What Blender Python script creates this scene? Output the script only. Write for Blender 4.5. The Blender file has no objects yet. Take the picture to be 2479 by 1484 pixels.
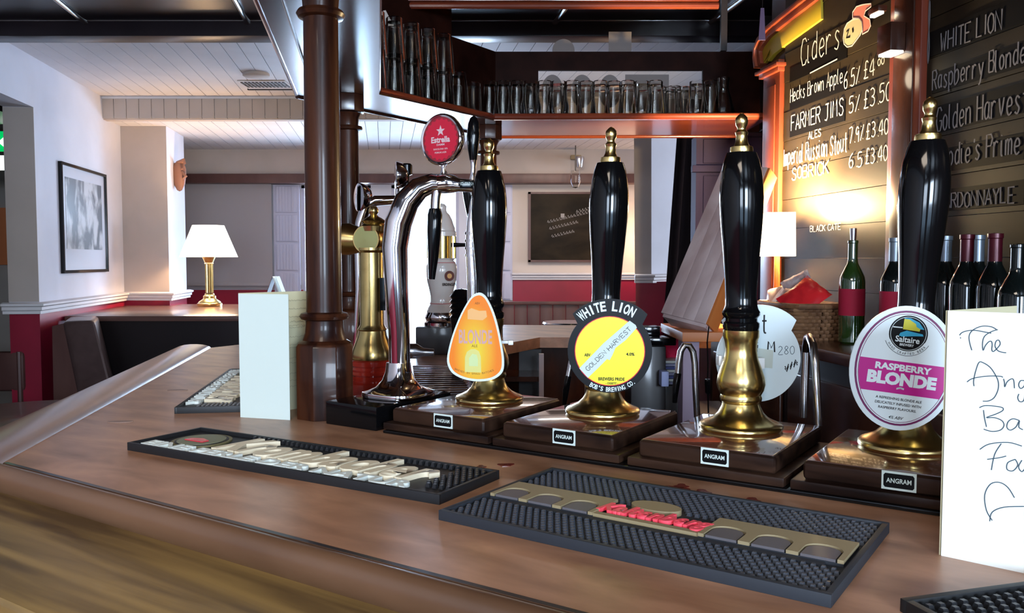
import bpy, bmesh, math, random
from mathutils import Matrix, Vector, Quaternion
random.seed(7)
PI = math.pi
SC = bpy.context.scene
COL = SC.collection
V3 = Vector

# ------------------------------------------------------------------ camera
F_PX = 2050.0
PITCH = math.atan(112 / F_PX)
CAM = V3((0, 0, 1.41))
cd = bpy.data.cameras.new('camera')
cd.sensor_fit = 'HORIZONTAL'; cd.sensor_width = 36.0
cd.lens = 36.0 * F_PX / 2479.0
cd.clip_start = 0.02; cd.clip_end = 200
cam = bpy.data.objects.new('camera', cd); COL.objects.link(cam)
cam.location = CAM
cam.rotation_euler = (PI / 2 - PITCH, 0, 0)
SC.camera = cam

# ------------------------------------------------------------------ view, world and daylight
SC.view_settings.view_transform = 'Standard'
SC.view_settings.look = 'None'
SC.view_settings.gamma = 1.0
SC.view_settings.use_curve_mapping = False
SC.view_settings.exposure = 0.25
w = bpy.data.worlds.new('sky'); SC.world = w; w.use_nodes = True
bg = w.node_tree.nodes['Background']
bg.inputs[0].default_value = (0.50, 0.74, 1.0, 1); bg.inputs[1].default_value = 5.0

def light(name, kind, loc, energy, color, size=0.1, size_y=None, aim=None, spread=None):
    l = bpy.data.lights.new(name, kind); l.energy = energy; l.color = color
    if kind == 'AREA':
        l.shape = 'RECTANGLE'; l.size = size; l.size_y = size_y or size
        if spread: l.spread = spread
    else:
        l.shadow_soft_size = size
    o = bpy.data.objects.new(name, l); COL.objects.link(o); o.location = loc
    if aim is not None:
        o.rotation_euler = (V3(aim) - V3(loc)).to_track_quat('-Z', 'Y').to_euler()
    return o
# daylight entering by the two windows in the wall behind the camera and by the far windows
light('daylight_rear_right', 'AREA', (1.15, -2.8, 1.85), 130, (0.68, 0.82, 1.0), 1.0, .8, (0.0, 3.0, 1.3))
light('daylight_rear_left', 'AREA', (-0.75, -2.8, 1.85), 45, (0.72, 0.84, 1.0), 1.0, .8, (-0.2, 3.0, 1.2))
light('added_fill_front', 'AREA', (-0.5, -0.3, 2.57), 38, (1.0, 0.86, 0.72), .9, .9, (-0.45, 0.2, 0))  # fill light added overhead to brighten the bar and armrest
light('added_fill_far', 'AREA', (0.3, 7.0, 2.44), 22, (1.0, 0.84, 0.72), .7, .7, (0.3, 7.3, 0))  # added fill, lifts the far wall and the column's front
light('added_fill_side', 'AREA', (4.9, 6.7, 1.7), 90, (0.80, 0.86, 1.0), 1.2, 1.2, (0, 7.2, 1.6))  # added fill for the far room, no known source there
light('daylight_far', 'AREA', (-1.2, 9.3, 1.9), 300, (0.62, 0.78, 1.0), 2.6, 1.6, (-0.9, 3.0, 0.9))
light('wall_lamp_far', 'POINT', (1.28, 8.0, 1.62), 10, (1, .62, .34), .05)

# ------------------------------------------------------------------ pixel <-> world helpers
cp, sp = math.cos(PITCH), math.sin(PITCH)
def ray(px, py):
    x = (px - 1239.5) / F_PX; u = -(py - 742) / F_PX
    d = V3((x, cp + u * sp, -sp + u * cp))
    return d / d.y
def P(px, py, z):
    r = ray(px, py); return CAM + r * ((z - CAM.z) / r.z)
def D(px, py, y):
    return CAM + ray(px, py) * y
def onpl(px, py, p, n):
    r = ray(px, py); return CAM + r * ((p - CAM).dot(n) / r.dot(n))
U = V3((.834, -.552, 0)); VV = V3((.552, .834, 0))
R = V3((-.1485, .9889, 0)); S = V3((.9889, .1485, 0)); Z = V3((0, 0, 1)); X = V3((1, 0, 0))
def frame(o, x, y=None, n=None):
    x = x.normalized()
    if y is None: y = Z
    z = x.cross(y).normalized(); y = z.cross(x)
    M = Matrix.Identity(4)
    for i in range(3):
        M[i][0], M[i][1], M[i][2], M[i][3] = x[i], y[i], z[i], o[i]
    return M
def T(v): return Matrix.Translation(v)

# ------------------------------------------------------------------ materials
MATS = {}
def mat(name, col, rough=.5, metal=0, col2=None, grain=None, scale=8, bump=0, coat=0, emit=None, estr=0,
        spec=.5, trans=0, axis=(1, 1, 1), rot=0, detail=4, ior=1.45, cr=.1, lo=.35, hi=.65):
    if name in MATS: return MATS[name]
    m = bpy.data.materials.new(name); m.use_nodes = True
    nt = m.node_tree; b = nt.nodes['Principled BSDF']
    b.inputs['Base Color'].default_value = (*col, 1)
    b.inputs['Roughness'].default_value = rough; b.inputs['Metallic'].default_value = metal
    b.inputs['Specular IOR Level'].default_value = spec
    b.inputs['Coat Weight'].default_value = coat; b.inputs['Coat Roughness'].default_value = cr
    b.inputs['Transmission Weight'].default_value = trans; b.inputs['IOR'].default_value = ior
    if emit: b.inputs['Emission Color'].default_value = (*emit, 1); b.inputs['Emission Strength'].default_value = estr
    if col2 or bump:
        g = nt.nodes.new('ShaderNodeNewGeometry')
        mp = nt.nodes.new('ShaderNodeMapping'); mp.vector_type = 'TEXTURE'
        mp.inputs['Rotation'].default_value = (0, 0, rot)
        mp.inputs['Scale'].default_value = axis
        nz = nt.nodes.new('ShaderNodeTexNoise'); nz.inputs['Scale'].default_value = scale; nz.inputs['Detail'].default_value = detail
        nz.inputs['Distortion'].default_value = .4
        nt.links.new(g.outputs['Position'], mp.inputs[0]); nt.links.new(mp.outputs[0], nz.inputs['Vector'])
        if col2:
            r = nt.nodes.new('ShaderNodeValToRGB')
            r.color_ramp.elements[0].position = lo; r.color_ramp.elements[1].position = hi
            r.color_ramp.elements[0].color = (*col, 1); r.color_ramp.elements[1].color = (*col2, 1)
            nt.links.new(nz.outputs[0], r.inputs[0]); nt.links.new(r.outputs[0], b.inputs['Base Color'])
        if bump:
            bp = nt.nodes.new('ShaderNodeBump'); bp.inputs['Strength'].default_value = bump; bp.inputs['Distance'].default_value = .004
            nt.links.new(nz.outputs[0], bp.inputs['Height']); nt.links.new(bp.outputs[0], b.inputs['Normal'])
    MATS[name] = m
    return m
def thin_glass(name, tint=(.95, .97, 1), fac=.35, rough=.03):
    m = bpy.data.materials.new(name); m.use_nodes = True; nt = m.node_tree
    for n in list(nt.nodes):
        if n.type != 'OUTPUT_MATERIAL': nt.nodes.remove(n)
    out = [n for n in nt.nodes if n.type == 'OUTPUT_MATERIAL'][0]
    t = nt.nodes.new('ShaderNodeBsdfTransparent'); t.inputs[0].default_value = (*tint, 1)
    g = nt.nodes.new('ShaderNodeBsdfGlossy'); g.inputs['Roughness'].default_value = rough
    lw = nt.nodes.new('ShaderNodeLayerWeight'); lw.inputs[0].default_value = fac
    mx = nt.nodes.new('ShaderNodeMixShader')
    nt.links.new(lw.outputs['Fresnel'], mx.inputs[0]); nt.links.new(t.outputs[0], mx.inputs[1]); nt.links.new(g.outputs[0], mx.inputs[2])
    nt.links.new(mx.outputs[0], out.inputs[0])
    MATS[name] = m; return m

AU = math.atan2(U.y, U.x); AR = math.atan2(R.y, R.x)
M_bar = mat('bar top wood', (.21, .095, .048), .36, col2=(.52, .27, .155), scale=16, axis=(2.6, 1, 1), rot=AU, bump=.05, coat=.15, cr=.25, lo=.28, hi=.74, detail=9)
M_lip = mat('bar lip wood', (.085, .042, .022), .34, col2=(.17, .088, .048), scale=9, axis=(6, 1, 1), rot=AU, coat=.3, cr=.2)
M_lip2 = mat('left lip wood', (.24, .14, .105), .3, col2=(.36, .22, .17), scale=9, axis=(6, 1, 1), rot=AR, coat=.5, cr=.2)
M_plank = mat('armrest wood', (.085, .050, .018), .42, col2=(.30, .195, .065), scale=26, axis=(12, 1, 1), detail=8, rot=AU, bump=.05, coat=.15, cr=.3)
M_dkw = mat('dark varnished wood', (.028, .010, .006), .22, col2=(.060, .020, .011), scale=10, axis=(1, 1, 4), coat=.3, cr=.15, spec=.3)
M_post = mat('post wood', (.012, .0035, .0028), .32, col2=(.070, .021, .008), scale=26, axis=(1, 1, 9), coat=.12, cr=.06, spec=.2, detail=8)
M_box = mat('pump box wood', (.010, .005, .004), .34, col2=(.042, .020, .012), scale=34, axis=(6, 1, 1), rot=AU, coat=.05, cr=.12, spec=.15, detail=8)
M_gant = mat('gantry wood', (.010, .0028, .002), .5, col2=(.020, .006, .004), scale=10, spec=.05)
M_boxtop = mat('pump box top wood', (.085, .030, .018), .16, col2=(.14, .052, .030), scale=14, axis=(1, 4, 1), rot=AU, coat=1, cr=.05)
M_soff = mat('glossy soffit wood', (.030, .012, .010), .20, col2=(.045, .018, .014), scale=6, axis=(1, 6, 1), coat=1, cr=.16, spec=1)
M_redw = mat('red mahogany', (.12, .020, .010), .22, col2=(.22, .045, .016), scale=7, axis=(5, 1, 1), coat=.9, cr=.1)
M_redv = mat('red mahogany upright', (.09, .016, .009), .35, col2=(.18, .038, .015), scale=7, axis=(1, 1, 6), coat=.15, cr=.2, spec=.3)
M_ceild = mat('dark ceiling', (.010, .006, .008), .3, col2=(.016, .010, .012), scale=4, coat=.12, cr=.2, spec=.2)
M_batt = mat('ceiling batten varnish', (.07, .05, .045), .22, coat=1, cr=.12, spec=1)
M_white = mat('white paint', (.72, .70, .72), .6, col2=(.66, .64, .66), scale=3, bump=.02)
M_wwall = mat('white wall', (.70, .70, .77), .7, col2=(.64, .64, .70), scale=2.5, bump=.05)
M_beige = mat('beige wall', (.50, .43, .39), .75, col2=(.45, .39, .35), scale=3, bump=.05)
M_cream = mat('cream wall', (.62, .54, .48), .7)
M_red = mat('red dado paint', (.30, .010, .035), .4, col2=(.24, .008, .028), scale=3)
M_blind = mat('blind fabric', (.36, .33, .34), .85)
M_shut = mat('lilac shutter', (.50, .50, .62), .5)
M_dark = mat('near black wood', (.012, .008, .009), .4, coat=.3)
M_settle = mat('brown settle wood', (.085, .038, .034), .4, col2=(.13, .062, .052), scale=6, axis=(1, 1, 5))
M_table = mat('table wood', (.11, .055, .045), .3, col2=(.17, .09, .072), scale=8, axis=(5, 1, 1), coat=.4)
M_leath = mat('brown leather', (.075, .045, .042), .32, col2=(.10, .062, .058), scale=12, bump=.1, coat=.2)
M_floor = mat('dark carpet', (.035, .014, .014), .95, col2=(.06, .022, .020), scale=30)
M_black = mat('black plastic', (.003, .003, .0035), .09, spec=.35)
M_rub = mat('black rubber', (.010, .011, .013), .5)
M_rub2 = mat('blue grey rubber', (.020, .024, .032), .6)
M_stud = mat('rubber stud', (.014, .015, .018), .35)
M_stud2 = mat('blue rubber stud', (.045, .052, .068), .45)
M_brass = mat('brass', (.72, .54, .22), .24, 1, col2=(.60, .44, .17), scale=25)
M_brassd = mat('dull brass', (.50, .52, .22), .38, 1)
M_chrome = mat('chrome', (.78, .74, .76), .07, 1)
M_chromew = mat('brushed steel', (.55, .54, .56), .22, 1)
M_cardw = mat('white card', (.62, .72, .68), .8)
M_cardc = mat('cream card', (.66, .62, .40), .8)
M_paper = mat('bright card', (.86, .90, .86), .75)
M_ink = mat('ink', (.05, .09, .12), .8)
M_inkb = mat('black ink', (.006, .006, .008), .6)
M_faint = mat('faint ink', (.40, .36, .24), .8)
M_letter = mat('cream raised letter', (.75, .66, .48), .5)
M_letterw = mat('pale raised letter', (.72, .78, .74), .5)
M_beigerub = mat('beige rubber', (.30, .235, .13), .55)
M_greyrub = mat('grey rubber', (.115, .105, .115), .5)
M_pinkred = mat('red rubber letter', (.95, .08, .12), .45)
M_chalkb = mat('chalkboard paint', (.012, .0085, .005), .5, col2=(.030, .021, .012), scale=3, axis=(1, 1, .5), spec=.12)
M_strip = mat('black chalk strip', (.004, .0035, .004), .6, spec=.05)
M_chalk = mat('white chalk', (.62, .58, .54), .9)
M_chalkd = mat('dim chalk', (.15, .14, .15), .9)
M_yel = mat('ochre paint', (.42, .30, .02), .45)
M_clipw = mat('clip white', (.74, .86, .90), .35)
M_clipb = mat('clip black', (.005, .005, .006), .35, spec=.2)
M_clipy = mat('clip yellow', (.90, .80, .02), .35)
M_mag = mat('magenta print', (.52, .008, .26), .35)
M_purp = mat('plum print', (.17, .02, .11), .35)
M_blue = mat('sky blue print', (.03, .38, .62), .4)
M_lime = mat('lime print', (.62, .62, .05), .4)
M_plwhite = mat('white plastic', (.80, .82, .82), .3)
M_porc = mat('cream porcelain', (.80, .72, .66), .12, coat=.8)
M_bott = mat('dark bottle glass', (.003, .005, .005), .06, coat=.2, spec=.4)
M_bottg = mat('green bottle glass', (.012, .035, .006), .08, coat=1, spec=1)
M_foilr = mat('red foil', (.06, .004, .010), .3, .3)
M_foils = mat('silver foil', (.18, .22, .27), .3, .6)
M_label = mat('pink wine label', (.30, .012, .035), .7, spec=.2)
M_basket = mat('wicker', (.10, .045, .020), .6, col2=(.20, .10, .045), scale=30)
M_wood = mat('greyed pine', (.34, .24, .23), .4, col2=(.52, .42, .42), scale=7, axis=(1, 1, 6), coat=.2)
M_pine = mat('pine and orange light', (.42, .13, .03), .5)  # orange light on the leaning box's side is put into this colour
M_redcup = mat('red drum with reflection', (.42, .025, .012), .15, col2=(.22, .012, .008), scale=14, coat=1, cr=.05)  # red-brown drum, with the lamp's reflections worked into its red
M_shade = mat('lit lamp shade', (.95, .88, .78), .8, emit=(1, .93, .82), estr=1.9)
M_shade2 = mat('lit small shade', (.98, .85, .62), .8, emit=(1, .86, .62), estr=3.0)
M_lit = mat('lit diffuser', (1, .95, .85), .6, emit=(1, .95, .84), estr=4)
M_exitg = mat('exit sign green', (.0, .45, .10), .5, emit=(0, .55, .12), estr=.8)
M_exitw = mat('exit sign white', (.9, .95, .9), .5, emit=(.9, 1, .9), estr=1.0)
M_orange = mat('orange notice', (.75, .22, .08), .7)
M_snackr = mat('red snack foil', (.50, .015, .02), .25, col2=(.35, .01, .015), scale=18)
M_snackw = mat('white snack foil', (.45, .42, .42), .3, col2=(.20, .12, .13), scale=22)
M_redcl = mat('red cloth', (.55, .01, .06), .9)
M_bluep = mat('blue white paper', (.35, .40, .65), .7)
M_estr = mat('red badge print', (.62, .012, .04), .25)
M_badge = mat('pale badge print', (.75, .55, .55), .4)
M_mask = mat('carved mask', (.24, .11, .07), .5)
M_bwpic = mat('monochrome print', (.07, .08, .10), .3, col2=(.50, .52, .56), scale=7, coat=.1, cr=.03, detail=10, lo=.44, hi=.58, axis=(1, 1, 1.6))
M_purplew = mat('purple grey paint', (.065, .050, .11), .7, spec=.2)
M_curt = mat('dark curtain', (.030, .020, .024), .95)
G_glass = thin_glass('clear glass', (.94, .93, .91), .21, .06)
G_pane = thin_glass('window glass', (.97, .98, 1), .12, .02)

# clip 1's printed orange that runs to yellow in its middle
m = bpy.data.materials.new('orange print'); m.use_nodes = True; nt = m.node_tree; b = nt.nodes['Principled BSDF']
tc = nt.nodes.new('ShaderNodeTexCoord'); mp = nt.nodes.new('ShaderNodeMapping'); gr = nt.nodes.new('ShaderNodeTexGradient'); gr.gradient_type = 'SPHERICAL'
mp.inputs['Location'].default_value = (-.5 * 1.7, -.5 * 1.7, -.32 * 1.7); mp.inputs['Scale'].default_value = (1.7, 1.7, 1.7)
r = nt.nodes.new('ShaderNodeValToRGB'); r.color_ramp.elements[0].color = (.90, .23, .015, 1); r.color_ramp.elements[1].color = (.85, .62, .04, 1); r.color_ramp.elements[1].position = .8
nt.links.new(tc.outputs['Generated'], mp.inputs[0]); nt.links.new(mp.outputs[0], gr.inputs[0]); nt.links.new(gr.outputs[0], r.inputs[0]); nt.links.new(r.outputs[0], b.inputs['Base Color'])
b.inputs['Roughness'].default_value = .35
M_oran = m

# ------------------------------------------------------------------ mesh builder
class MB:
    def __init__(s): s.v = []; s.f = []; s.sm = []
    def add(s, vs, fs, M=None, smooth=False):
        n = len(s.v)
        if M is None: s.v += [V3(v) for v in vs]
        else: s.v += [M @ V3(v) for v in vs]
        s.f += [tuple(i + n for i in f) for f in fs]; s.sm += [smooth] * len(fs)
        return s
    def box(s, lo, hi, M=None):
        a, b, c = lo; d, e, f = hi
        return s.add([(a, b, c), (d, b, c), (d, e, c), (a, e, c), (a, b, f), (d, b, f), (d, e, f), (a, e, f)],
                     [(0, 3, 2, 1), (4, 5, 6, 7), (0, 1, 5, 4), (1, 2, 6, 5), (2, 3, 7, 6), (3, 0, 4, 7)], M)
    def taper(s, sx, sy, tx, ty, z0, z1, M=None):
        return s.add([(-sx, -sy, z0), (sx, -sy, z0), (sx, sy, z0), (-sx, sy, z0), (-tx, -ty, z1), (tx, -ty, z1), (tx, ty, z1), (-tx, ty, z1)],
                     [(0, 3, 2, 1), (4, 5, 6, 7), (0, 1, 5, 4), (1, 2, 6, 5), (2, 3, 7, 6), (3, 0, 4, 7)], M)
    def prism(s, poly, z0, z1, M=None):
        n = len(poly)
        ar = sum(poly[i][0] * poly[(i + 1) % n][1] - poly[(i + 1) % n][0] * poly[i][1] for i in range(n))
        if ar < 0: poly = poly[::-1]
        vs = [(p[0], p[1], z0) for p in poly] + [(p[0], p[1], z1) for p in poly]
        fs = [tuple(range(n))[::-1], tuple(range(n, 2 * n))] + [(i, (i + 1) % n, (i + 1) % n + n, i + n) for i in range(n)]
        return s.add(vs, fs, M)
    def lathe(s, prof, M=None, n=28, smooth=True, cap=True, ph=0):
        vs = []; fs = []
        for (r_, z) in prof:
            for i in range(n):
                a = 2 * PI * i / n + ph; vs.append((r_ * math.cos(a), r_ * math.sin(a), z))
        for k in range(len(prof) - 1):
            for i in range(n):
                j = (i + 1) % n; fs.append((k * n + i, k * n + j, (k + 1) * n + j, (k + 1) * n + i))
        if cap:
            if prof[0][0] > 1e-5: fs.append(tuple(range(n))[::-1])
            if prof[-1][0] > 1e-5: fs.append(tuple(range((len(prof) - 1) * n, len(prof) * n)))
        return s.add(vs, fs, M, smooth)
    def tube(s, pts, rad, n=10, M=None, flat=1.0, up=None, cap=True):
        pts = [V3(p) for p in pts]
        if not isinstance(rad, (list, tuple)): rad = [rad] * len(pts)
        vs = []; fs = []; prev = None
        for k, p in enumerate(pts):
            t = (pts[min(k + 1, len(pts) - 1)] - pts[max(k - 1, 0)])
            if t.length < 1e-9: t = V3((0, 0, 1))
            t.normalize()
            ref = up if up is not None else (V3((0, 0, 1)) if abs(t.z) < .9 else V3((0, 1, 0)))
            if prev is None or up is not None: a = t.cross(ref)
            else: a = prev - t * prev.dot(t)
            if a.length < 1e-6: a = t.orthogonal()
            a.normalize(); prev = a; b_ = a.cross(t)
            for i in range(n):
                an = 2 * PI * i / n
                vs.append(p + a * (rad[k] * math.cos(an)) + b_ * (rad[k] * flat * math.sin(an)))
        for k in range(len(pts) - 1):
            for i in range(n):
                j = (i + 1) % n; fs.append((k * n + i, (k + 1) * n + i, (k + 1) * n + j, k * n + j))
        if cap: fs += [tuple(range(n)), tuple(range((len(pts) - 1) * n, len(pts) * n))[::-1]]
        return s.add(vs, fs, M, n > 4)
    def ribbon(s, pts, wd, M=None, th=.0004):
        """flat pen or chalk stroke in a local XY plane"""
        pts = [V3((p[0], p[1], 0)) for p in pts]
        vs = []; fs = []
        for k, p in enumerate(pts):
            t = (pts[min(k + 1, len(pts) - 1)] - pts[max(k - 1, 0)])
            if t.length < 1e-9: t = V3((1, 0, 0))
            t.normalize(); a = V3((-t.y, t.x, 0)) * wd / 2
            vs += [p + a, p - a, p + a + V3((0, 0, th)), p - a + V3((0, 0, th))]
        for k in range(len(pts) - 1):
            i = k * 4
            fs += [(i + 2, i + 3, i + 7, i + 6), (i, i + 2, i + 6, i + 4), (i + 1, i + 5, i + 7, i + 3)]
        return s.add(vs, fs, M)
    def obj(s, name, material, parent=None, bevel=0, seg=2, ang=35):
        me = bpy.data.meshes.new(name)
        lo = V3((min(v.x for v in s.v), min(v.y for v in s.v), min(v.z for v in s.v)))
        hi = V3((max(v.x for v in s.v), max(v.y for v in s.v), max(v.z for v in s.v)))
        org = V3(((lo.x + hi.x) / 2, (lo.y + hi.y) / 2, lo.z))
        me.from_pydata([v - org for v in s.v], [], s.f)
        for p, q in zip(me.polygons, s.sm): p.use_smooth = q
        if bevel:
            bm = bmesh.new(); bm.from_mesh(me)
            es = [e for e in bm.edges if len(e.link_faces) == 2 and e.calc_face_angle(0) > .5]
            res = bmesh.ops.bevel(bm, geom=es, offset=bevel, segments=seg, affect='EDGES', profile=.6)
            for f in res['faces']: f.smooth = True
            bm.to_mesh(me); bm.free()
        me.update(); me.set_sharp_from_angle(angle=math.radians(ang))
        o = bpy.data.objects.new(name, me); COL.objects.link(o); me.materials.append(material)
        if parent is not None:
            o.parent = parent; wl = WL[parent.name]
            o.location = org - wl
        else: o.location = org
        WL[o.name] = org.copy()
        return o
WL = {}
def tag(o, label=None, cat=None, group=None, kind=None):
    if label: o['label'] = label
    if cat: o['category'] = cat
    if group: o['group'] = group
    if kind: o['kind'] = kind
    return o
def struct(o, label=None): o['kind'] = 'structure'; return o
def thing(name, loc, label, cat, group=None):
    o = bpy.data.objects.new(name, None); COL.objects.link(o); o.location = loc; o.empty_display_size = .05
    WL[o.name] = V3(loc); return tag(o, label, cat, group)
def dup(root, loc, rotz=0, label=None, skip=()):
    r_ = root.copy(); COL.objects.link(r_); r_.location = loc; r_.rotation_euler = (0, 0, rotz)
    if label: r_['label'] = label
    for ch in list(root.children):
        if ch.name.split('.')[0] in skip: continue
        c = ch.copy(); COL.objects.link(c); c.parent = r_
        for g in list(ch.children):
            e = g.copy(); COL.objects.link(e); e.parent = c
    return r_

# ------------------------------------------------------------------ lettering
TC = {}
def glyphs(body, off=0, shear=0):
    k = (body, off, shear)
    if k in TC: return TC[k]
    c = bpy.data.curves.new('t', 'FONT'); c.body = body; c.size = 1; c.offset = off; c.shear = shear; c.resolution_u = 3
    o = bpy.data.objects.new('t', c); COL.objects.link(o)
    me = bpy.data.meshes.new_from_object(o.evaluated_get(bpy.context.evaluated_depsgraph_get()))
    vs = [v.co.copy() for v in me.vertices]; fs = [tuple(p.vertices) for p in me.polygons]
    bpy.data.objects.remove(o); bpy.data.curves.remove(c); bpy.data.meshes.remove(me)
    TC[k] = (vs, fs); return TC[k]
def text(mb, body, M, width=None, height=None, th=.0004, off=0, shear=0, align='C'):
    """font text in the XY plane of M; scaled to a width and cap height"""
    vs, fs = glyphs(body, off, shear)
    x0 = min(v.x for v in vs); x1 = max(v.x for v in vs)
    cap = .70
    sy = height / cap; sx = (width / (x1 - x0)) if width else sy
    cx = {'C': (x0 + x1) / 2, 'L': x0}[align]
    a = [V3(((v.x - cx) * sx, v.y * sy, 0)) for v in vs]
    n = len(a)
    al = a + [v + V3((0, 0, th)) for v in a]
    ff = [tuple(i + n for i in f) for f in fs]
    if th > .0005:
        ec = {}
        for f in fs:
            for i in range(len(f)):
                e = (f[i], f[(i + 1) % len(f)])
                ec[e] = ec.get(e, 0) + 1
        for e in ec:
            if (e[1], e[0]) not in ec: ff.append((e[0], e[1], e[1] + n, e[0] + n))
    mb.add(al, ff, M)
def arctext(mb, body, M, rad, a0, a1, height, wid, th=.0004, off=0, inner=False):
    n = len(body)
    for i, ch in enumerate(body):
        if ch == ' ': continue
        a = a0 + (a1 - a0) * (i + .5) / n
        if inner: rot = a + PI / 2
        else: rot = a - PI / 2
        L = Matrix.Translation((rad * math.cos(a), rad * math.sin(a), 0)) @ Matrix.Rotation(rot, 4, 'Z')
        text(mb, ch, M @ L, wid if ch not in "I.'" else wid * .35, height, th, off)
SF = {}
for ln in """A 0,0 2,6 4,0;.8,2 3.2,2
B 0,0 0,6 3,6 3.6,5 3,3.2 0,3.2;3,3.2 4,2 3.2,0 0,0
C 4,5 3,6 1.2,6 0,4 0,2 1.2,0 3,0 4,1
D 0,0 0,6 2.6,5.6 4,3.5 3.4,1 2,0 0,0
E 4,6 0,6 0,0 4,0;0,3 3,3
F 0,0 0,6 4,6;0,3.2 3,3.2
G 4,5 3,6 1.2,6 0,4 0,2 1.2,0 3,0 4,1.4 4,2.6 2.4,2.6
H 0,0 0,6;4,0 4,6;0,3 4,3
I 2,0 2,6
J 1,6 4,6;3,6 3,1.2 2,0 .6,.4
K 0,0 0,6;4,6 0,2.6;1.2,3.4 4,0
L 0,6 0,0 3.6,0
M 0,0 .4,6 2,2.4 3.6,6 4,0
N 0,0 0,6 4,0 4,6
O 2,6 .4,5 0,3 .6,.8 2,0 3.5,.8 4,3 3.5,5.2 2,6
P 0,0 0,6 3,6 4,4.8 3,3 0,3
R 0,0 0,6 3,6 4,4.8 3,3.2 0,3.2;1.6,3.2 4,0
S 3.8,5 2.6,6 1,5.8 .3,4.6 1.2,3.4 3,2.8 3.8,1.4 2.8,0 1,0 0,1
T 0,6 4,6;2,6 2,0
U 0,6 0,1.6 1.2,0 3,0 4,1.6 4,6
V 0,6 2,0 4,6
W 0,6 1,0 2,4 3,0 4,6
Y 0,6 2,3 4,6;2,3 2,0
a 3.4,3.4 2.4,4 1,3.6 .4,2 1,.3 2.4,.3 3.2,1.6;3.4,4 3.2,1 4,0
b 0,6 0,0 2,0 3.4,1.4 3,3.4 1.6,4 0,3
c 3.4,3.4 2,4 .6,3 .4,1.4 1.4,.2 3.4,.6
d 3.4,6 3.4,0;3.4,3.2 2,4 .6,3 .4,1 1.6,0 3.4,1
e .4,2 3.2,2.2 3,3.6 1.8,4 .6,3 .4,1.2 1.6,0 3.4,.6
g 3.2,3.4 1.8,4 .5,2.8 .8,.6 2.2,.4 3.2,1.6;3.4,4 3.2,-1 2,-2 .6,-1.4
h 0,6 0,0;0,2.6 1.6,4 3,3.4 3.2,0
i 1,4 1,.4 2,0;1,5.2 1.2,5.4
k 0,6 0,0;3,4 0,1.6;1,2.4 3.4,0
l 1,6 1,.6 2,0
m 0,4 0,0;0,3 1,4 1.8,3.4 1.8,0;1.8,3 2.8,4 3.8,3.4 3.8,0
n 0,4 0,0;0,2.8 1.6,4 3,3.4 3.2,0
o 1.8,4 .5,3 .5,1 1.8,0 3.2,1 3.2,3 1.8,4
p 0,4 0,-2;0,3 1.6,4 3.2,3 3,.8 1.6,0 0,.8
r 0,4 0,0;0,2.6 1.4,4 2.8,3.6
s 3.2,3.4 1.8,4 .8,3.2 1.6,2.2 3,1.2 2,0 .4,.5
t 1.6,6 1.6,.6 3,0;.2,4 3.2,4
u 0,4 .2,.8 1.4,0 3,1.2;3.2,4 3.2,0
v 0,4 1.6,0 3.2,4
w 0,4 1,0 1.9,3 2.8,0 3.8,4
y 0,4 1.8,.6;3.4,4 1.4,-1.4 0,-2
0 1.8,6 .4,5 0,3 .6,.8 1.8,0 3.2,1 3.6,3 3,5.2 1.8,6
2 .4,5 1.6,6 3.2,5.2 3,3.6 .2,0 4,0
3 .4,5.6 2,6 3.4,5 3,3.6 1.4,3.2 3.2,2.6 3.6,1 2,0 .2,.6
4 2.8,0 2.8,6 0,2 4,2
5 3.6,6 .8,6 .4,3.4 2.4,3.8 3.6,2.4 3,.4 1,0 .2,.6
6 3.2,6 1,4.4 .2,2 1,.2 2.8,.2 3.4,1.8 2.4,3.2 .6,2.6
7 .2,6 3.8,6 1.6,0
8 1.8,3.2 .6,4.4 1.8,6 3.2,4.8 1.8,3.2 .3,1.4 1.8,0 3.5,1.4 1.8,3.2
9 3.4,5 2,6 .6,5 .6,3.6 2,3 3.4,4.4 3.2,0
£ 3.6,5.2 2.6,6 1.4,5.2 1.4,1 .2,0 3.8,0;.2,3 2.8,3
% .4,0 3.6,6;.8,5.4 1,5.6;3,.4 3.2,.6
. 1.6,0 1.9,.3
' 1.6,6 1.3,5
/ 0,0 3.4,6""".split('\n'):
    SF[ln[0]] = [[tuple(map(float, p.split(','))) for p in st.split()] for st in ln[2:].split(';')]
def smooth_pts(st, sub=3):
    if len(st) < 3: return st
    out = []
    for i in range(len(st) - 1):
        p0 = st[max(i - 1, 0)]; p1 = st[i]; p2 = st[i + 1]; p3 = st[min(i + 2, len(st) - 1)]
        for k in range(sub):
            t = k / sub
            out.append(tuple(.5 * ((2 * p1[j]) + (-p0[j] + p2[j]) * t + (2 * p0[j] - 5 * p1[j] + 4 * p2[j] - p3[j]) * t * t + (-p0[j] + 3 * p1[j] - 3 * p2[j] + p3[j]) * t ** 3) for j in range(2)))
    out.append(st[-1]); return out
def hand(mb, body, M, width, height, wd, curvy=True, jit=.15, th=.0005):
    """single-stroke handwriting: width of the whole line, height of the capitals"""
    adv = {'I': 2.6, 'l': 2.8, 'i': 2.8, 't': 4, 'M': 5.6, 'W': 5.6, 'm': 5.4, 'w': 5.2, ' ': 3, '.': 2.4, "'": 2}
    tot = sum(adv.get(c, 5) for c in body) - 1
    sx = width / tot; sy = height / 6; x = 0
    for c in body:
        if c in SF:
            dy = random.uniform(-jit, jit)
            for st in SF[c]:
                ox = -1 if c in 'Iil' else 0
                pts = [((x + ox + p[0]) * sx, (p[1] + dy) * sy) for p in st]
                if curvy and not c.isupper(): pts = smooth_pts(pts)
                mb.ribbon(pts, wd, M, th)
        x += adv.get(c, 5)

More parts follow.
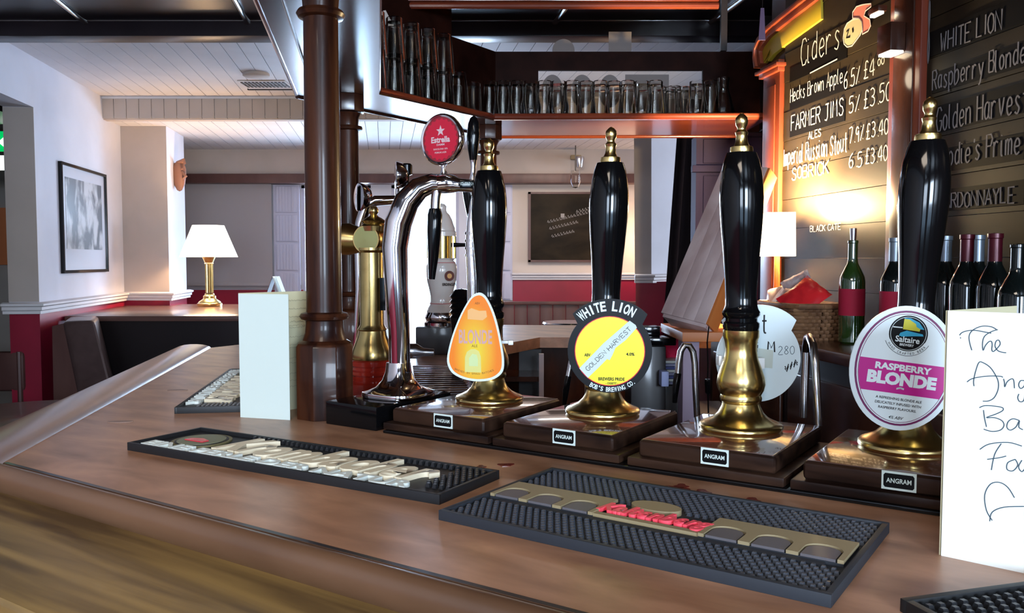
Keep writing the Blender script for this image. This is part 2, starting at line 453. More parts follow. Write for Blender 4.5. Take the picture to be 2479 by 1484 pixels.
def circ(r, n=40, cx=0, cy=0, ry=None, a0=0, a1=2 * PI):
    return [(cx + r * math.cos(a0 + (a1 - a0) * i / n), cy + (ry or r) * math.sin(a0 + (a1 - a0) * i / n)) for i in range(n)]
BZ = 1.08   # bar top

# ================================================================== THE ROOM
floor = struct(MB().box((-7, -3, -.1), (5, 8.6, 0)).obj('floor', M_floor))
def slab(y0, y1, z0, z1, x0=-7, x1=5): return MB().box((x0, y0, z0), (x1, y1, z1))
# dark ceiling over the bar with varnished battens
cdk = struct(slab(-3, 4.36, 2.62, 2.74).obj('ceiling', M_ceild))
for px in (-260, 142, 570, 975, 1380, 1790, 2200):
    q = P(px, 0, 2.62); b = MB(); M = frame(q, R, n=1)
    b.tube([M @ V3((-5.6, -.004, 0)), M @ V3((.36, -.004, 0))], .016, 14)
    b.obj('batten', M_batt, cdk)
for yy in (3.0, 1.2): MB().box((-7, yy, 2.585), (5, yy + .05, 2.62)).obj('cross_batten', M_batt, cdk, bevel=.004)
bm_ = struct(MB().box((-7, 4.36, 2.545), (5, 4.50, 2.74)).obj('trim_1', M_ceild, bevel=.006))
MB().box((-7, 4.345, 2.615), (5, 4.36, 2.63)).obj('bead', M_batt, bm_, bevel=.004)
# white boarded ceiling beyond, each board a piece
cwh = struct(slab(4.5, 6.36, 2.632, 2.74).obj('ceiling_far', M_blind))
clo = struct(slab(6.36, 8.6, 2.482, 2.74).obj('ceiling_low', M_blind))
def boards(par, y0, y1, z, n=66, x0=-3.35, wd=.098):
    k = R.x / R.y * (y1 - y0)
    bmh = MB().add([(0, y0, z), (wd - .004, y0, z), (wd - .004 + k, y1, z), (k, y1, z), (0, y0, z + .012), (wd - .004, y0, z + .012), (wd - .004 + k, y1, z + .012), (k, y1, z + .012)],
                   [(0, 1, 2, 3), (0, 4, 5, 1), (1, 5, 6, 2), (2, 6, 7, 3), (3, 7, 4, 0)])
    first = bmh.obj('plank', M_white, par); base = first.location.copy()
    for i in range(n):
        o = first if i == 0 else first.copy()
        if i: COL.objects.link(o)
        o.location = base + V3((x0 + i * wd, 0, 0))
boards(cwh, 4.5, 6.36, 2.62); boards(clo, 6.36, 8.22, 2.47)
drop = struct(MB().box((-3.2, 6.37, 2.455), (5, 6.45, 2.63)).obj('trim_2', M_beige))
first = MB().box((0, 6.352, 2.462), (.089, 6.37, 2.612)).obj('drop_board', M_beige, drop); base = first.location.copy()
for i in range(60):
    o = first if i == 0 else first.copy()
    if i: COL.objects.link(o)
    o.location = base + V3((-3.14 + i * .0935, 0, 0))
MB().box((-3.2, 6.343, 2.605), (5, 6.37, 2.622)).obj('top_bead', M_white, drop)

# left wall with its opening, pier, red dado and white dado rail
W0 = V3((-2.85, 5.1, 0)); DZ = 1.124
def wallbox(s0, s1, z0, z1, th=.17, out=0, name='wall_left', m_=M_wwall, par=None):
    M = frame(W0, R)      # local x along wall, y up, z out of the wall to the right
    b = MB().add([(s0, z0, out), (s1, z0, out), (s1, z1, out), (s0, z1, out), (s0, z0, -th), (s1, z0, -th), (s1, z1, -th), (s0, z1, -th)],
                 [(0, 1, 2, 3), (4, 7, 6, 5), (0, 4, 5, 1), (1, 5, 6, 2), (2, 6, 7, 3), (3, 7, 4, 0)], M)
    return b.obj(name, m_, par)
# reveal of the opening faces the camera and is beige
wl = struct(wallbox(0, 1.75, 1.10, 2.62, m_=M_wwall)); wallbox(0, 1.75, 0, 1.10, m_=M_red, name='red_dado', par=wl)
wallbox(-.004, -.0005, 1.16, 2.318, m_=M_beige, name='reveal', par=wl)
struct(wallbox(-8.3, 0, 2.32, 2.62, name='wall_left_lintel'))
w2 = struct(wallbox(-8.3, -1.7, 1.10, 2.32, name='wall_left_front')); wallbox(-8.3, -1.7, 0, 1.10, m_=M_red, name='red_dado', par=w2)
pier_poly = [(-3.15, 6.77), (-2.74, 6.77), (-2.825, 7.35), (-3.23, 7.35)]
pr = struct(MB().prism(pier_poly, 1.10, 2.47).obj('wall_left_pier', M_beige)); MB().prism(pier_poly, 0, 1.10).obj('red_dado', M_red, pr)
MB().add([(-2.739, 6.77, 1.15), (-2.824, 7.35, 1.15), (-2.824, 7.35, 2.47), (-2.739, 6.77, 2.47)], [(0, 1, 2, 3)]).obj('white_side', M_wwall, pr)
rail_path = [W0 + R * -.03 - S * .19, W0 + R * -.03 + S * .008, W0 + R * 1.70 + S * .008, V3((-2.725, 6.745, 0)), V3((-2.81, 7.36, 0))]
def moulding(name, path, z, prof, m_, par=None):
    """profile (out, up) swept along a polyline; out is to the right of travel"""
    b = MB(); n = len(prof); vs = []; fs = []
    for k, p in enumerate(path):
        t0 = (path[k] - path[k - 1]).normalized() if k else (path[1] - path[0]).normalized()
        t1 = (path[k + 1] - path[k]).normalized() if k < len(path) - 1 else t0
        n0 = V3((t0.y, -t0.x, 0)); n1 = V3((t1.y, -t1.x, 0)); nn = (n0 + n1); nn = nn / max(nn.dot(n0), .3)
        for (a, c) in prof: vs.append(V3((p.x, p.y, z)) + nn * a + Z * c)
    for k in range(len(path) - 1):
        for i in range(n):
            j = (i + 1) % n; fs.append((k * n + i, k * n + j, (k + 1) * n + j, (k + 1) * n + i))
    fs += [tuple(range(n))[::-1], tuple(range((len(path) - 1) * n, len(path) * n))]
    b.add(vs, fs); return b.obj(name, m_, par)
dado_prof = [(0, -.035), (.014, -.035), (.014, -.018), (.026, -.012), (.026, .006), (.04, .014), (.04, .026), (.012, .034), (0, .034)]
struct(moulding('trim_3', rail_path, DZ, dado_prof, M_white))
# back room seen through the opening
struct(MB().box((-7, 7.5, 0), (-3.24, 7.6, 2.62)).obj('wall_left_back', M_beige))
struct(MB().box((-7.1, -3, 0), (-7, 8.6, 2.74)).obj('wall_left_outer', M_settle))
struct(MB().box((-6.9, 4.9, 2.30), (-3.06, 5.6, 2.62)).obj('trim_4', M_dark))
q = D(8, 362, 5.9)
t = thing('exit_sign', (q.x - .06, q.y, q.z - .14), 'green and white emergency exit sign hanging in the left opening', 'sign')
MB().box((q.x - .3, q.y, q.z - .01), (q.x + .035, q.y + .03, q.z + .125)).obj('sign_panel', M_exitg, t)
MB().box((q.x - .3, q.y, q.z - .14), (q.x + .035, q.y + .03, q.z - .04)).obj('lower_panel', M_exitw, t)
MB().prism([(-.04, 0), (.02, .05), (.02, -.05)], 0, .004, frame(V3((q.x + .01, q.y - .005, q.z + .05)), X)).obj('arrow', M_exitw, t)
MB().box((q.x - .2, q.y + .01, q.z + .125), (q.x - .18, q.y + .02, 2.31)).obj('hanger', M_dark, t)
q = D(8, 572, 7.42)
t = thing('orange_notice', (q.x - .08, 7.47, q.z - .25), 'plain orange notice board on the back room wall at far left', 'notice')
MB().box((q.x - .4, 7.44, q.z - .25), (q.x + .08, 7.499, q.z + .25)).obj('board', M_orange, t, bevel=.004)

# far wall with three windows
def wx(px, d=8.3): return (px - 1240) / F_PX * d
HEAD, SILL = 2.14, .10
far = struct(MB().box((-7, 8.3, 0), (wx(733), 8.45, 2.74)).box((wx(733), 8.3, 0), (wx(1200), 8.45, SILL)).box((wx(733), 8.3, HEAD), (wx(1200), 8.45, 2.74))
    .box((wx(900), 8.3, SILL), (wx(950), 8.45, HEAD)).box((wx(1112), 8.3, SILL), (wx(1130), 8.45, HEAD)).obj('wall_far', M_wwall))
MB().box((wx(1200), 8.3, 0), (5, 8.45, 2.74)).obj('cream_wall', M_cream, far)
MB().box((wx(1242), 8.285, .5), (2.2, 8.299, 1.235)).obj('red_panel', M_red, far)
MB().box((-3.3, 8.285, .5), (wx(735), 8.299, 1.12)).obj('red_panel', M_red, far)
struct(moulding('trim_5', [V3((wx(1240), 8.285, 0)), V3((2.2, 8.285, 0))], 1.255, dado_prof, M_white))
struct(moulding('trim_6', [V3((-3.3, 8.285, 0)), V3((wx(733), 8.285, 0))], 1.15, [(0, -.02), (.012, -.02), (.012, .02), (0, .02)], M_blind))
struct(MB().box((-3.6, 8.18, 2.235), (5, 8.3, 2.74)).obj('trim_7', M_beige))
struct(MB().box((-3.6, 8.12, 2.145), (5, 8.3, 2.234)).obj('trim_8', M_settle, bevel=.006))
for n_, (a, c) in enumerate(((733, 900), (950, 1112), (1130, 1200))):
    x0, x1 = wx(a), wx(c)
    wn = struct(MB().box((x0, 8.3, SILL), (x0 + .03, 8.42, HEAD)).box((x1 - .03, 8.3, SILL), (x1, 8.42, HEAD)).box((x0, 8.3, HEAD - .03), (x1, 8.42, HEAD))
        .box((x0, 8.28, SILL), (x1, 8.42, SILL + .03)).obj('window_%d' % (n_ + 1), M_shut))
    MB().box((x0 + .03, 8.385, SILL + .03), (x1 - .03, 8.389, HEAD - .03)).obj('pane', G_pane, wn)
# shrub outside the first window
t = thing('shrub', (wx(780) - .2, 10.2, 0), 'green shrub outside the window behind the posts', 'shrub')
MB().tube([(wx(780) - .2, 10.2, 0), (wx(780) - .25, 10.2, 1.1), (wx(780) - .2, 10.2, 2.0)], [.05, .04, .015], 6).obj('stem', M_settle, t)
M_leaf = mat('leaf green', (.03, .16, .02), .5)
b = MB()
for i in range(420):
    c = V3((wx(780) - .2 + random.gauss(0, .28), 10.2 + random.gauss(0, .2), 2.12 + random.gauss(0, .17)))
    M = Matrix.Translation(c) @ Matrix.Rotation(random.uniform(0, 6), 4, 'Z') @ Matrix.Rotation(random.uniform(0, 3), 4, 'X')
    b.add([(0, 0, 0), (.04, .02, .006), (.09, 0, 0), (.04, -.02, .006)], [(0, 1, 2, 3)], M)
tag(b.obj('foliage', M_leaf, t), kind='stuff')

t = thing('roller_blind', (wx(558), 8.25, 1.16), 'pale grey roller blind drawn down beside the table lamp', 'blind')
MB().box((wx(449), 8.25, 1.19), (wx(664), 8.256, 2.145)).obj('fabric', M_blind, t)
MB().box((wx(449), 8.243, 1.16), (wx(664), 8.262, 1.19)).obj('bottom_bar', M_blind, t, bevel=.004)
def shutter(x0, x1, z0, z1, lab):
    t = thing('shutter', ((x0 + x1) / 2, 8.26, z0), lab, 'shutter', 'window shutters')
    MB().box((x0, 8.262, z0), (x1, 8.284, z1)).obj('frame', M_shut, t)
    n = 4; h = (z1 - z0) / n
    for i in range(n):
        k = int((x1 - x0) / .03)
        p_ = MB().box((x0 + .02, 8.25, z0 + i * h + .012), (x1 - .02, 8.261, z0 + (i + 1) * h - .012)).obj('panel', M_shut, t, bevel=.005)
        for j in range(k - 2):
            xx = x0 + .035 + j * .03
            MB().box((xx, 8.246, z0 + i * h + .02), (xx + .018, 8.25, z0 + (i + 1) * h - .02)).obj('reed', M_shut, p_)
shutter(wx(668), wx(730), 1.02, 2.14, 'lilac panelled shutter at the window left of the front post')
shutter(wx(1204), wx(1241), 1.02, 2.14, 'narrow lilac shutter beside the far chalkboard')

# far chalkboard
q = D(1360, 550, 8.29)
bw, bh = wx(1441) - wx(1280), .68
t = thing('wall_chalkboard', (q.x, 8.29, q.z - bh / 2), 'landscape chalkboard with faded chalk writing on the far cream wall', 'chalkboard')
MB().box((wx(1284), 8.275, q.z - bh / 2 + .02), (wx(1450), 8.295, q.z + bh / 2 - .02)).obj('slate', M_chalkb, t)
fr = MB()
for (a, c, e, g) in ((1279, 1285, -bh / 2, bh / 2), (1449, 1455, -bh / 2, bh / 2), (1279, 1455, bh / 2 - .02, bh / 2), (1279, 1455, -bh / 2, -bh / 2 + .02)):
    fr.box((wx(a), 8.262, q.z + e), (wx(c), 8.298, q.z + g))
fr.obj('frame', M_settle, t)
ck = MB(); random.seed(3)
for (px, py, ln) in ((1325, 540, 110), (1330, 556, 70), (1395, 515, 50), (1335, 575, 60)):
    for j in range(int(ln / 7)):
        a = D(px + j * 7, py - j * 1.7, 8.27)
        ck.ribbon(smooth_pts([(0, random.uniform(0, .02)), (.008, .028), (.012, .0), (.02, .016), (.026, 0)]), .003, frame(a, X))
ck.box((wx(1357), 8.27, D(0, 527, 8.27).z), (wx(1366), 8.274, D(0, 517, 8.27).z))
ck.obj('chalk_writing', mat('soft chalk', (.30, .28, .27), .9), t)
# track spotlights on the far bulkhead
for (px, py, lab) in ((1395, 380, 'small spotlight on the far bulkhead above the chalkboard'), ):
    q = D(px, py, 8.1)
    t = thing('spotlight', q, lab, 'light')
    MB().box((q.x - .05, q.y, q.z - .02), (q.x + .05, q.y + .08, q.z + .02)).obj('bracket', M_beigerub, t, bevel=.006)
    MB().lathe([(.03, 0), (.045, .08), (.04, .1)], T(q + V3((.03, -.02, -.1)))).obj('lamp_head', M_chromew, t)
q = D(1393, 440, 7.9)
t = thing('pendant_holder', q + V3((0, 0, -.07)), 'small clear glass light hanging before the dark curtain rail', 'light')
MB().lathe([(.0, .11), (.045, .10), (.05, 0), (.03, -.05), (0, -.06)], T(q)).obj('glass_shade', G_glass, t)
MB().tube([q + V3((0, 0, .1)), q + V3((0, 0, 2.47 - q.z))], .005, 6).obj('flex', M_dark, t)

# white column, curtain and cabinet right of the far wall
d = 6.6
def quadprism(pxs_b, pxs_t, y0, y1, d, th):
    """front quad at depth d from bottom and top pixel columns, with thickness"""
    a, b_, c, e = D(pxs_b[0], y1, d), D(pxs_b[1], y1, d), D(pxs_t[1], y0, d), D(pxs_t[0], y0, d)
    vs = [a, b_, c, e]; o = V3((th * .15, th, 0)); vs = vs + [v + o for v in vs]
    return MB().add(vs, [(0, 1, 2, 3), (4, 7, 6, 5), (0, 4, 5, 1), (1, 5, 6, 2), (2, 6, 7, 3), (3, 7, 4, 0)])
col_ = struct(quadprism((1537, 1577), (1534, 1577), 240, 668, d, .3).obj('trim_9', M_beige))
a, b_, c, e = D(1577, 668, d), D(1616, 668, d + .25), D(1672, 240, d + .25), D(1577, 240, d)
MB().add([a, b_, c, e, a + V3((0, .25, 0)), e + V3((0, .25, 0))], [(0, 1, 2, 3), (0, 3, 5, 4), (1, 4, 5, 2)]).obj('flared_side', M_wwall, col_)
quadprism((1539, 1618), (1539, 1618), 682, 1000, d + .02, .3).obj('red_base', M_red, col_)
q0, q1 = D(1536, 674, d - .01), D(1620, 674, d + .2)
moulding('dado_rail', [V3((q0.x, q0.y, 0)), V3((D(1578, 674, d - .01).x, q0.y, 0)), V3((q1.x, q1.y, 0))], q0.z, dado_prof, M_white, col_)
b = MB(); n = 15
pb = [D(1600 + 12 * i, 860, 6.2 + .05 * math.sin(i * 2.2)) for i in range(n)]; pt = [D(1645 + 12 * i, 240, 6.2 + .05 * math.sin(i * 2.2)) for i in range(n)]
b.add([v for v in pb + pt], [(i, i + 1, n + i + 1, n + i) for i in range(n - 1)])
tag(b.obj('curtain', M_curt), 'dark floor length curtain right of the white column', 'curtain')
q0 = D(1686, 330, 4.5); q1 = D(1870, 330, 4.5)
t = thing('panelled_cabinet', ((q0.x + q1.x) / 2, 4.7, 0), 'purple grey panelled cabinet standing behind the leaning board', 'cabinet')
MB().box((q0.x, 4.5, 0), (q1.x + .3, 4.62, q0.z)).obj('body', M_purplew, t)
for (px, py) in ((1676, 322), (1676, 408)):
    q = D(px, py, 4.46); MB().box((q.x, 4.455, q.z - .018), (q1.x + .3, 4.5, q.z + .018)).obj('moulding', M_purplew, t, bevel=.006)
for (ya, yb) in ((337, 395), (425, 800)):
    q = D(1703, ya, 4.49); q2 = D(1790, yb, 4.49); MB().box((q.x, 4.485, q2.z), (q2.x, 4.5, q.z)).obj('door_panel', M_purplew, t, bevel=.006)
struct(MB().box((1.2, 5.2, 0), (5, 5.3, 2.74)).obj('wall_right_back', M_dark))

# ceiling speaker and vent grille
q = P(620, 178, 2.62)
t = thing('ceiling_speaker', q + V3((0, 0, -.03)), 'round grey speaker flush in the white ceiling', 'speaker')
MB().lathe([(.0, 0), (.075, 0), (.085, .006), (.085, .03), (0, .03)], T(q + V3((0, 0, -.022)))).obj('grille', M_beige, t)
q = P(645, 204, 2.62)
t = thing('ceiling_vent', q + V3((0, 0, -.01)), 'slotted rectangular vent grille in the white ceiling', 'vent')
MB().box((q.x - .16, q.y - .13, 2.612), (q.x + .16, q.y + .13, 2.618)).obj('frame', M_white, t)
for i in range(12):
    for j in range(2): MB().box((q.x - .145 + i * .0255, q.y - .11 + j * .09, 2.608), (q.x - .130 + i * .0255, q.y - .035 + j * .09, 2.6119)).obj('slot', M_dark, t)
MB().box((q.x - .17, q.y + .125, 2.606), (q.x + .16, q.y + .14, 2.619)).obj('hinge_bar', M_dark, t)

# walls behind and beside the camera, two windows in the rear wall
rw = struct(MB().box((-7, -3.0, 0), (5, -2.9, 1.0)).box((-7, -3, 2.35), (5, -2.9, 2.74)).box((-7, -3, 1), (-1.4, -2.9, 2.35)).box((-.1, -3, 1), (.5, -2.9, 2.35)).box((1.8, -3, 1), (5, -2.9, 2.35)).obj('wall_rear', M_settle))
for n_, (x0, x1) in enumerate(((-1.4, -.1), (.5, 1.8))):
    b = MB()
    for xx in (x0, (x0 + x1) / 2 - .02, x1 - .04): b.box((xx, -2.98, 1.0), (xx + .04, -2.92, 2.35))
    for zz in (1.0, 1.66, 2.31): b.box((x0, -2.98, zz), (x1, -2.92, zz + .04))
    wn = struct(b.obj('window_%d' % (n_ + 4), M_white)); MB().box((x0, -2.955, 1.04), (x1, -2.951, 2.31)).obj('pane', G_pane, wn)
struct(MB().box((5, -3, 0), (5.1, 6.0, 2.74)).box((5, 7.4, 0), (5.1, 8.6, 2.74)).box((5, 6, 0), (5.1, 7.4, 1.0)).box((5, 6, 2.3), (5.1, 7.4, 2.74)).obj('wall_right_outer', M_dark))  # opening made for the added side window
wn = struct(MB().box((5.0, 6.0, 1.0), (5.06, 6.05, 2.3)).box((5.0, 6.68, 1.0), (5.06, 6.72, 2.3)).box((5.0, 7.35, 1.0), (5.06, 7.4, 2.3)).obj('window_6', M_white)); MB().box((5.02, 6.05, 1.0), (5.024, 7.35, 2.3)).obj('pane', G_pane, wn)  # unseen window, added only to carry the side fill light
# board wall on the right of the bar
WB = V3((1.0, 3.35, 0)); NB = -S      # faces left
MBW = frame(WB, -R)                    # local x towards the camera, y up, z out (left)
def onb(px, py, out=0):
    """pixel -> local coordinates on the board wall"""
    p = onpl(px, py, WB + NB * out, NB); l = MBW.inverted() @ p; return l
def lbox(b, x0, x1, y0, y1, z0, z1, M=MBW): return b.box((x0, y0, z0), (x1, y1, z1), M)
bwl = struct(lbox(MB(), -.0, 6.5, 0, 2.62, -.12, -.012).obj('wall_right', M_dkw))
lx = lambda px: onb(px, 600).x

# ------------------------------------------------------------------ panelled chalkboards on the right wall
def chalkboard(name, x0, x1, z0, z1, lab, nb):
    t = thing(name, MBW @ V3(((x0 + x1) / 2, z0, 0)), lab, 'chalkboard')
    h = (z1 - z0) / nb
    for i in range(nb):
        lbox(MB(), x0, x1, z0 + i * h, z0 + (i + 1) * h - .002, -.012, -.001 - .0015 * (i % 2)).obj('plank', M_chalkb, t)
    return t
xb0, xb1 = lx(1891), lx(2157)
cb1 = chalkboard('ciders_chalkboard', xb0, xb1, 1.20, 2.40, 'cider and ale price chalkboard under the ochre arch', 11)
xc0 = lx(2232)
cb2 = chalkboard('ales_chalkboard', xc0, xc0 + 1.3, 1.20, 2.40, 'ale list chalkboard at the right edge with chalked beer names', 11)
def strip(par, p0, p1, h):
    """black painted writing strip between two pixels on its lower edge, h pixels high at the left"""
    a, c = onb(*p0), onb(*p1); e = onb(p0[0], p0[1] - h)
    MB().add([(a.x, a.y, .0005), (c.x, a.y, .0005), (c.x, e.y, .0005), (a.x, e.y, .0005), (a.x, a.y, -.002), (c.x, a.y, -.002), (c.x, e.y, -.002), (a.x, e.y, -.002)],
             [(0, 1, 2, 3), (0, 4, 5, 1), (1, 5, 6, 2), (2, 6, 7, 3), (3, 7, 4, 0)], MBW).obj('writing_strip', M_strip, par)
strip(cb1, (1912, 200), (2050, 150), 34); strip(cb1, (1912, 268), (2045, 225), 42); strip(cb1, (1912, 333), (2045, 300), 45)
strip(cb2, (2248, 140), (2479, 60), 60); strip(cb2, (2256, 228), (2479, 160), 50); strip(cb2, (2265, 322), (2479, 262), 64); strip(cb2, (2275, 418), (2479, 385), 56); strip(cb2, (2275, 512), (2479, 488), 52)
def chalk(par, body, p0, p1x, h, wd=.0032, m_=None, curvy=True):
    a = onb(*p0); xe = onb(p1x, p0[1]).x; e = onb(p0[0], p0[1] - h)
    b = MB(); hand(b, body, MBW @ Matrix.Translation((a.x, a.y, .0012)), xe - a.x, e.y - a.y, wd, curvy, .25)
    b.obj('chalk_writing', m_ or M_chalk, par)
random.seed(11)
chalk(cb1, 'Ciders', (1940, 160), 2034, 62, .0042)
b = MB(); a = onb(1962, 175); c = onb(2028, 148)
b.ribbon([(a.x, a.y - .003), (c.x, a.y + .004)], .004, MBW @ Matrix.Translation((0, 0, .0015))); b.obj('chalk_underline', M_chalk, cb1)
chalk(cb1, 'Hecks Brown Apple', (1914, 248), 2040, 32, .003); chalk(cb1, '6.5%', (2044, 214), 2082, 40, .0036); chalk(cb1, '£4', (2092, 190), 2118, 40, .0036); chalk(cb1, '00', (2126, 160), 2142, 16, .003)
chalk(cb1, 'FARMER JIMS', (1916, 318), 2042, 36, .0042, None, False); chalk(cb1, '5%', (2056, 275), 2082, 38, .0036); chalk(cb1, '£3.50', (2092, 262), 2158, 42, .0036)
chalk(cb1, 'ALES', (1958, 338), 1988, 17, .0034, None, False)
chalk(cb1, 'Imperial Russian Stout', (1897, 402), 2050, 40, .0042); chalk(cb1, '7.9%', (2056, 348), 2092, 36, .0036); chalk(cb1, '£3.40', (2098, 336), 2152, 36, .0036)
chalk(cb1, 'SOBRICK', (1918, 436), 2006, 28, .0048, None, False); chalk(cb1, '6.5', (2056, 408), 2088, 34, .0036); chalk(cb1, '£3.40', (2096, 398), 2150, 36, .0036)
chalk(cb1, 'BLACK CATE', (1962, 561), 2036, 14, .0026, None, False)
chalk(cb2, 'WHITE LION', (2278, 125), 2424, 44, .0042, M_chalkd, False); chalk(cb2, 'Raspberry Blonde', (2258, 220), 2482, 46, .0042, M_chalkd)
chalk(cb2, 'Golden Harvest', (2268, 318), 2486, 56, .0042, M_chalkd); chalk(cb2, "Brodie's Prime", (2266, 405), 2470, 50, .0042, M_chalkd); chalk(cb2, 'CHARDONNAYLE', (2258, 508), 2456, 34, .004, M_chalkd, False)
chalk(cb2, '6 8', (2236, 160), 2250, 150, .004, M_chalkd)
# chalk drawing of a jug and fruit
def pix_poly(pts, crop0=(2000, 0), k=1 / 6.747):
    return [tuple(onb(crop0[0] + p[0] * k, crop0[1] + p[1] * k)[:2]) for p in pts]
jug = [(285, 620), (300, 720), (350, 770), (430, 750), (560, 580), (600, 480), (590, 360), (540, 300), (440, 320), (350, 380), (305, 470)]
frt = [(440, 300), (440, 200), (500, 110), (590, 80), (650, 70), (740, 60), (740, 110), (650, 180), (625, 260), (720, 320), (735, 420), (690, 510), (600, 560), (600, 480), (590, 360), (540, 300)]
MB().prism(pix_poly(frt), .0002, .0010, MBW).obj('chalk_fruit', mat('salmon chalk', (.55, .16, .12), .9), cb1)
MB().prism(pix_poly(jug), .0002, .0014, MBW).obj('chalk_jug', mat('cream chalk', (.48, .42, .24), .9), cb1)
b = MB()
for pl in (jug, frt): b.ribbon(pix_poly(pl + [pl[0]]), .0035, MBW @ Matrix.Translation((0, 0, .0016)))
b.obj('chalk_outline', M_chalk, cb1)
b = MB(); b.ribbon(pix_poly([(340, 520), (380, 480), (340, 620), (400, 600)]), .006, MBW @ Matrix.Translation((0, 0, .0016))); b.ribbon(pix_poly([(440, 460), (450, 530)]), .007, MBW @ Matrix.Translation((0, 0, .0016))); b.obj('chalk_face', M_strip, cb1)

# pilasters, arch moulding
xa = lx(1862)
t = thing('wooden_pilaster', MBW @ V3((xa, 1.16, 0)), 'red mahogany pilaster beside the cider chalkboard carrying the ochre arch', 'pilaster')
x0, x1 = lx(1848), lx(1888)
lbox(MB(), x0, x1, 1.16, onb(1862, 185).y, -.05, .012).obj('shaft', M_redv, t, bevel=.004)
lbox(MB(), x0 + .03, x1 - .03, 1.2, onb(1862, 215).y, .012, .018).obj('raised_panel', M_redv, t, bevel=.004)
zc = onb(1862, 176).y
for k, (e, hh) in enumerate(((.012, .018), (.024, .014), (.008, .012))):
    lbox(MB(), x0 - e, x1 + e, zc - .02 + k * .016, zc - .02 + k * .016 + hh, -.05, .014 + e).obj('cap_moulding', M_redv, t, bevel=.003)
def archpath(pix): return [onb(*p) for p in pix]
outer = [(1841, 166), (1838, 140), (1839, 118), (1848, 94), (1870, 65), (1905, 35), (1952, -2), (1990, -32)]
def arch(name, off, wd, z0, z1, m_):
    pts = archpath(outer); L = []; H = []
    for k, p in enumerate(pts):
        tt = (pts[min(k + 1, len(pts) - 1)] - pts[max(k - 1, 0)]).normalized(); nn = V3((tt.y, -tt.x, 0))
        L.append((p + nn * off)[:2]); H.append((p + nn * (off + wd))[:2])
    MB().prism(L + H[::-1], z0, z1, MBW).obj(name, m_, t, bevel=.002)
arch('arch_moulding', 0, .018, -.012, .03, M_redv); arch('arch_moulding', .018, .024, -.012, .02, M_redv); arch('arch_band', .042, .070, -.012, .006, M_yel)
t = thing('wooden_pilaster', MBW @ V3((lx(2193), 1.16, 0)), 'dark mahogany pilaster between the two chalkboards with the lit box light', 'pilaster')
lbox(MB(), lx(2157), lx(2232), 1.16, 2.62, -.012, .02).obj('shaft', M_redv, t, bevel=.004)
lbox(MB(), lx(2170), lx(2218), 1.2, 2.5, .02, .026).obj('raised_panel', M_dkw, t, bevel=.004)
# box light on the pilaster
q = onb(2165, 90, .05)
t = thing('wall_light', MBW @ V3((q.x, q.y - .06, .06)), 'small box wall light glowing beneath, on the pilaster between the chalkboards', 'light')
lq = onb(2156, 133, .05); hw, dp = .034, .045
def skew(b, x0, x1, y0, y1, z0, z1): return lbox(b, x0, x1, y0, y1, z0, z1)
skew(MB(), lq.x - hw, lq.x + hw, lq.y + .006, lq.y + .085, .027, .027 + dp).obj('housing', M_dkw, t, bevel=.002)
skew(MB(), lq.x - hw + .004, lq.x + hw - .004, lq.y, lq.y + .006, .03, .024 + dp).obj('diffuser', M_lit, t)
uq = onb(2118, 34, .05)
skew(MB(), uq.x - .026, uq.x + .022, uq.y - .004, uq.y + .003, .035, .050).obj('upper_diffuser', M_lit, t)
skew(MB(), uq.x - .028, uq.x + .026, uq.y + .003, uq.y + .02, .027, .055).obj('upper_housing', M_dkw, t, bevel=.002)
light('wall_light_glow', 'POINT', MBW @ V3((lq.x, lq.y - .06, .09)), .35, (1, .85, .62), .03)

# back counter along the board wall
def backbox(b, x0, x1, z0, z1, o0, o1): return lbox(b, x0, x1, z0, z1, o0, o1)
t = thing('back_counter', MBW @ V3((1.4, 0, .1)), 'dark wooden back counter under the chalkboards carrying the bottles', 'counter')
backbox(MB(), 0.0, 2.1, 1.125, 1.16, -.01, .27).obj('worktop', M_dkw, t, bevel=.006)
backbox(MB(), 0.0, 2.1, 0, 1.12, -.01, .22).obj('carcass', M_dark, t)
for i in range(3): backbox(MB(), .05 + i * .62, .62 + i * .62, .12, 1.06, .22, .234).obj('door', M_dkw, t, bevel=.006)

# small square-shaded lamp, basket of snacks
def wallpt(px, py, out): return onpl(px, py, WB + NB * out, NB)
q = wallpt(1882, 568, .13)
t = thing('small_table_lamp', (q.x, q.y, 1.16), 'small lit lamp with a square cream shade before the cider chalkboard', 'lamp')
hs = .055
MB().lathe([(.082, q.z - hs - .02), (.078, q.z + hs + .02)], T((q.x, q.y, 0)), n=4, smooth=False, cap=False, ph=.55).obj('shade', M_shade2, t)
MB().lathe([(0, 1.16), (.045, 1.16), (.045, 1.172), (.012, 1.19), (.009, q.z - .03), (.018, q.z - .02), (0, q.z - .01)], T((q.x, q.y, 0)), n=20).obj('stem', M_pine, t)
light('small_lamp_bulb', 'POINT', (q.x + .03, q.y, q.z + .068), 150.0, (1, .74, .38), .025)
bq = wallpt(1935, 770, .16)
t = thing('wicker_basket', (bq.x, bq.y, 1.16), 'low brown wicker basket of snack packets on the back counter', 'basket')
Mb = frame(V3((bq.x, bq.y, 1.16)), -R); Mb2 = Mb @ Matrix.Rotation(-PI / 2, 4, 'X')    # local z up
b = MB()
for k in range(9):
    z = .004 + k * .0115; w_ = .135 + k * .002; dpt = .085 + k * .0015
    pts = []
    for i in range(57):
        a = 2 * PI * i / 56
        cx_, cy_ = math.cos(a), math.sin(a)
        f_ = 1 / max(abs(cx_), abs(cy_)) ** .75
        wob = 1 + .02 * (1 if (i + k) % 2 else -1)
        pts.append((cx_ * w_ * f_ * .93 * wob, cy_ * dpt * f_ * .93 * wob, z))
    b.tube(pts, .0064, 6, Mb2, cap=False)
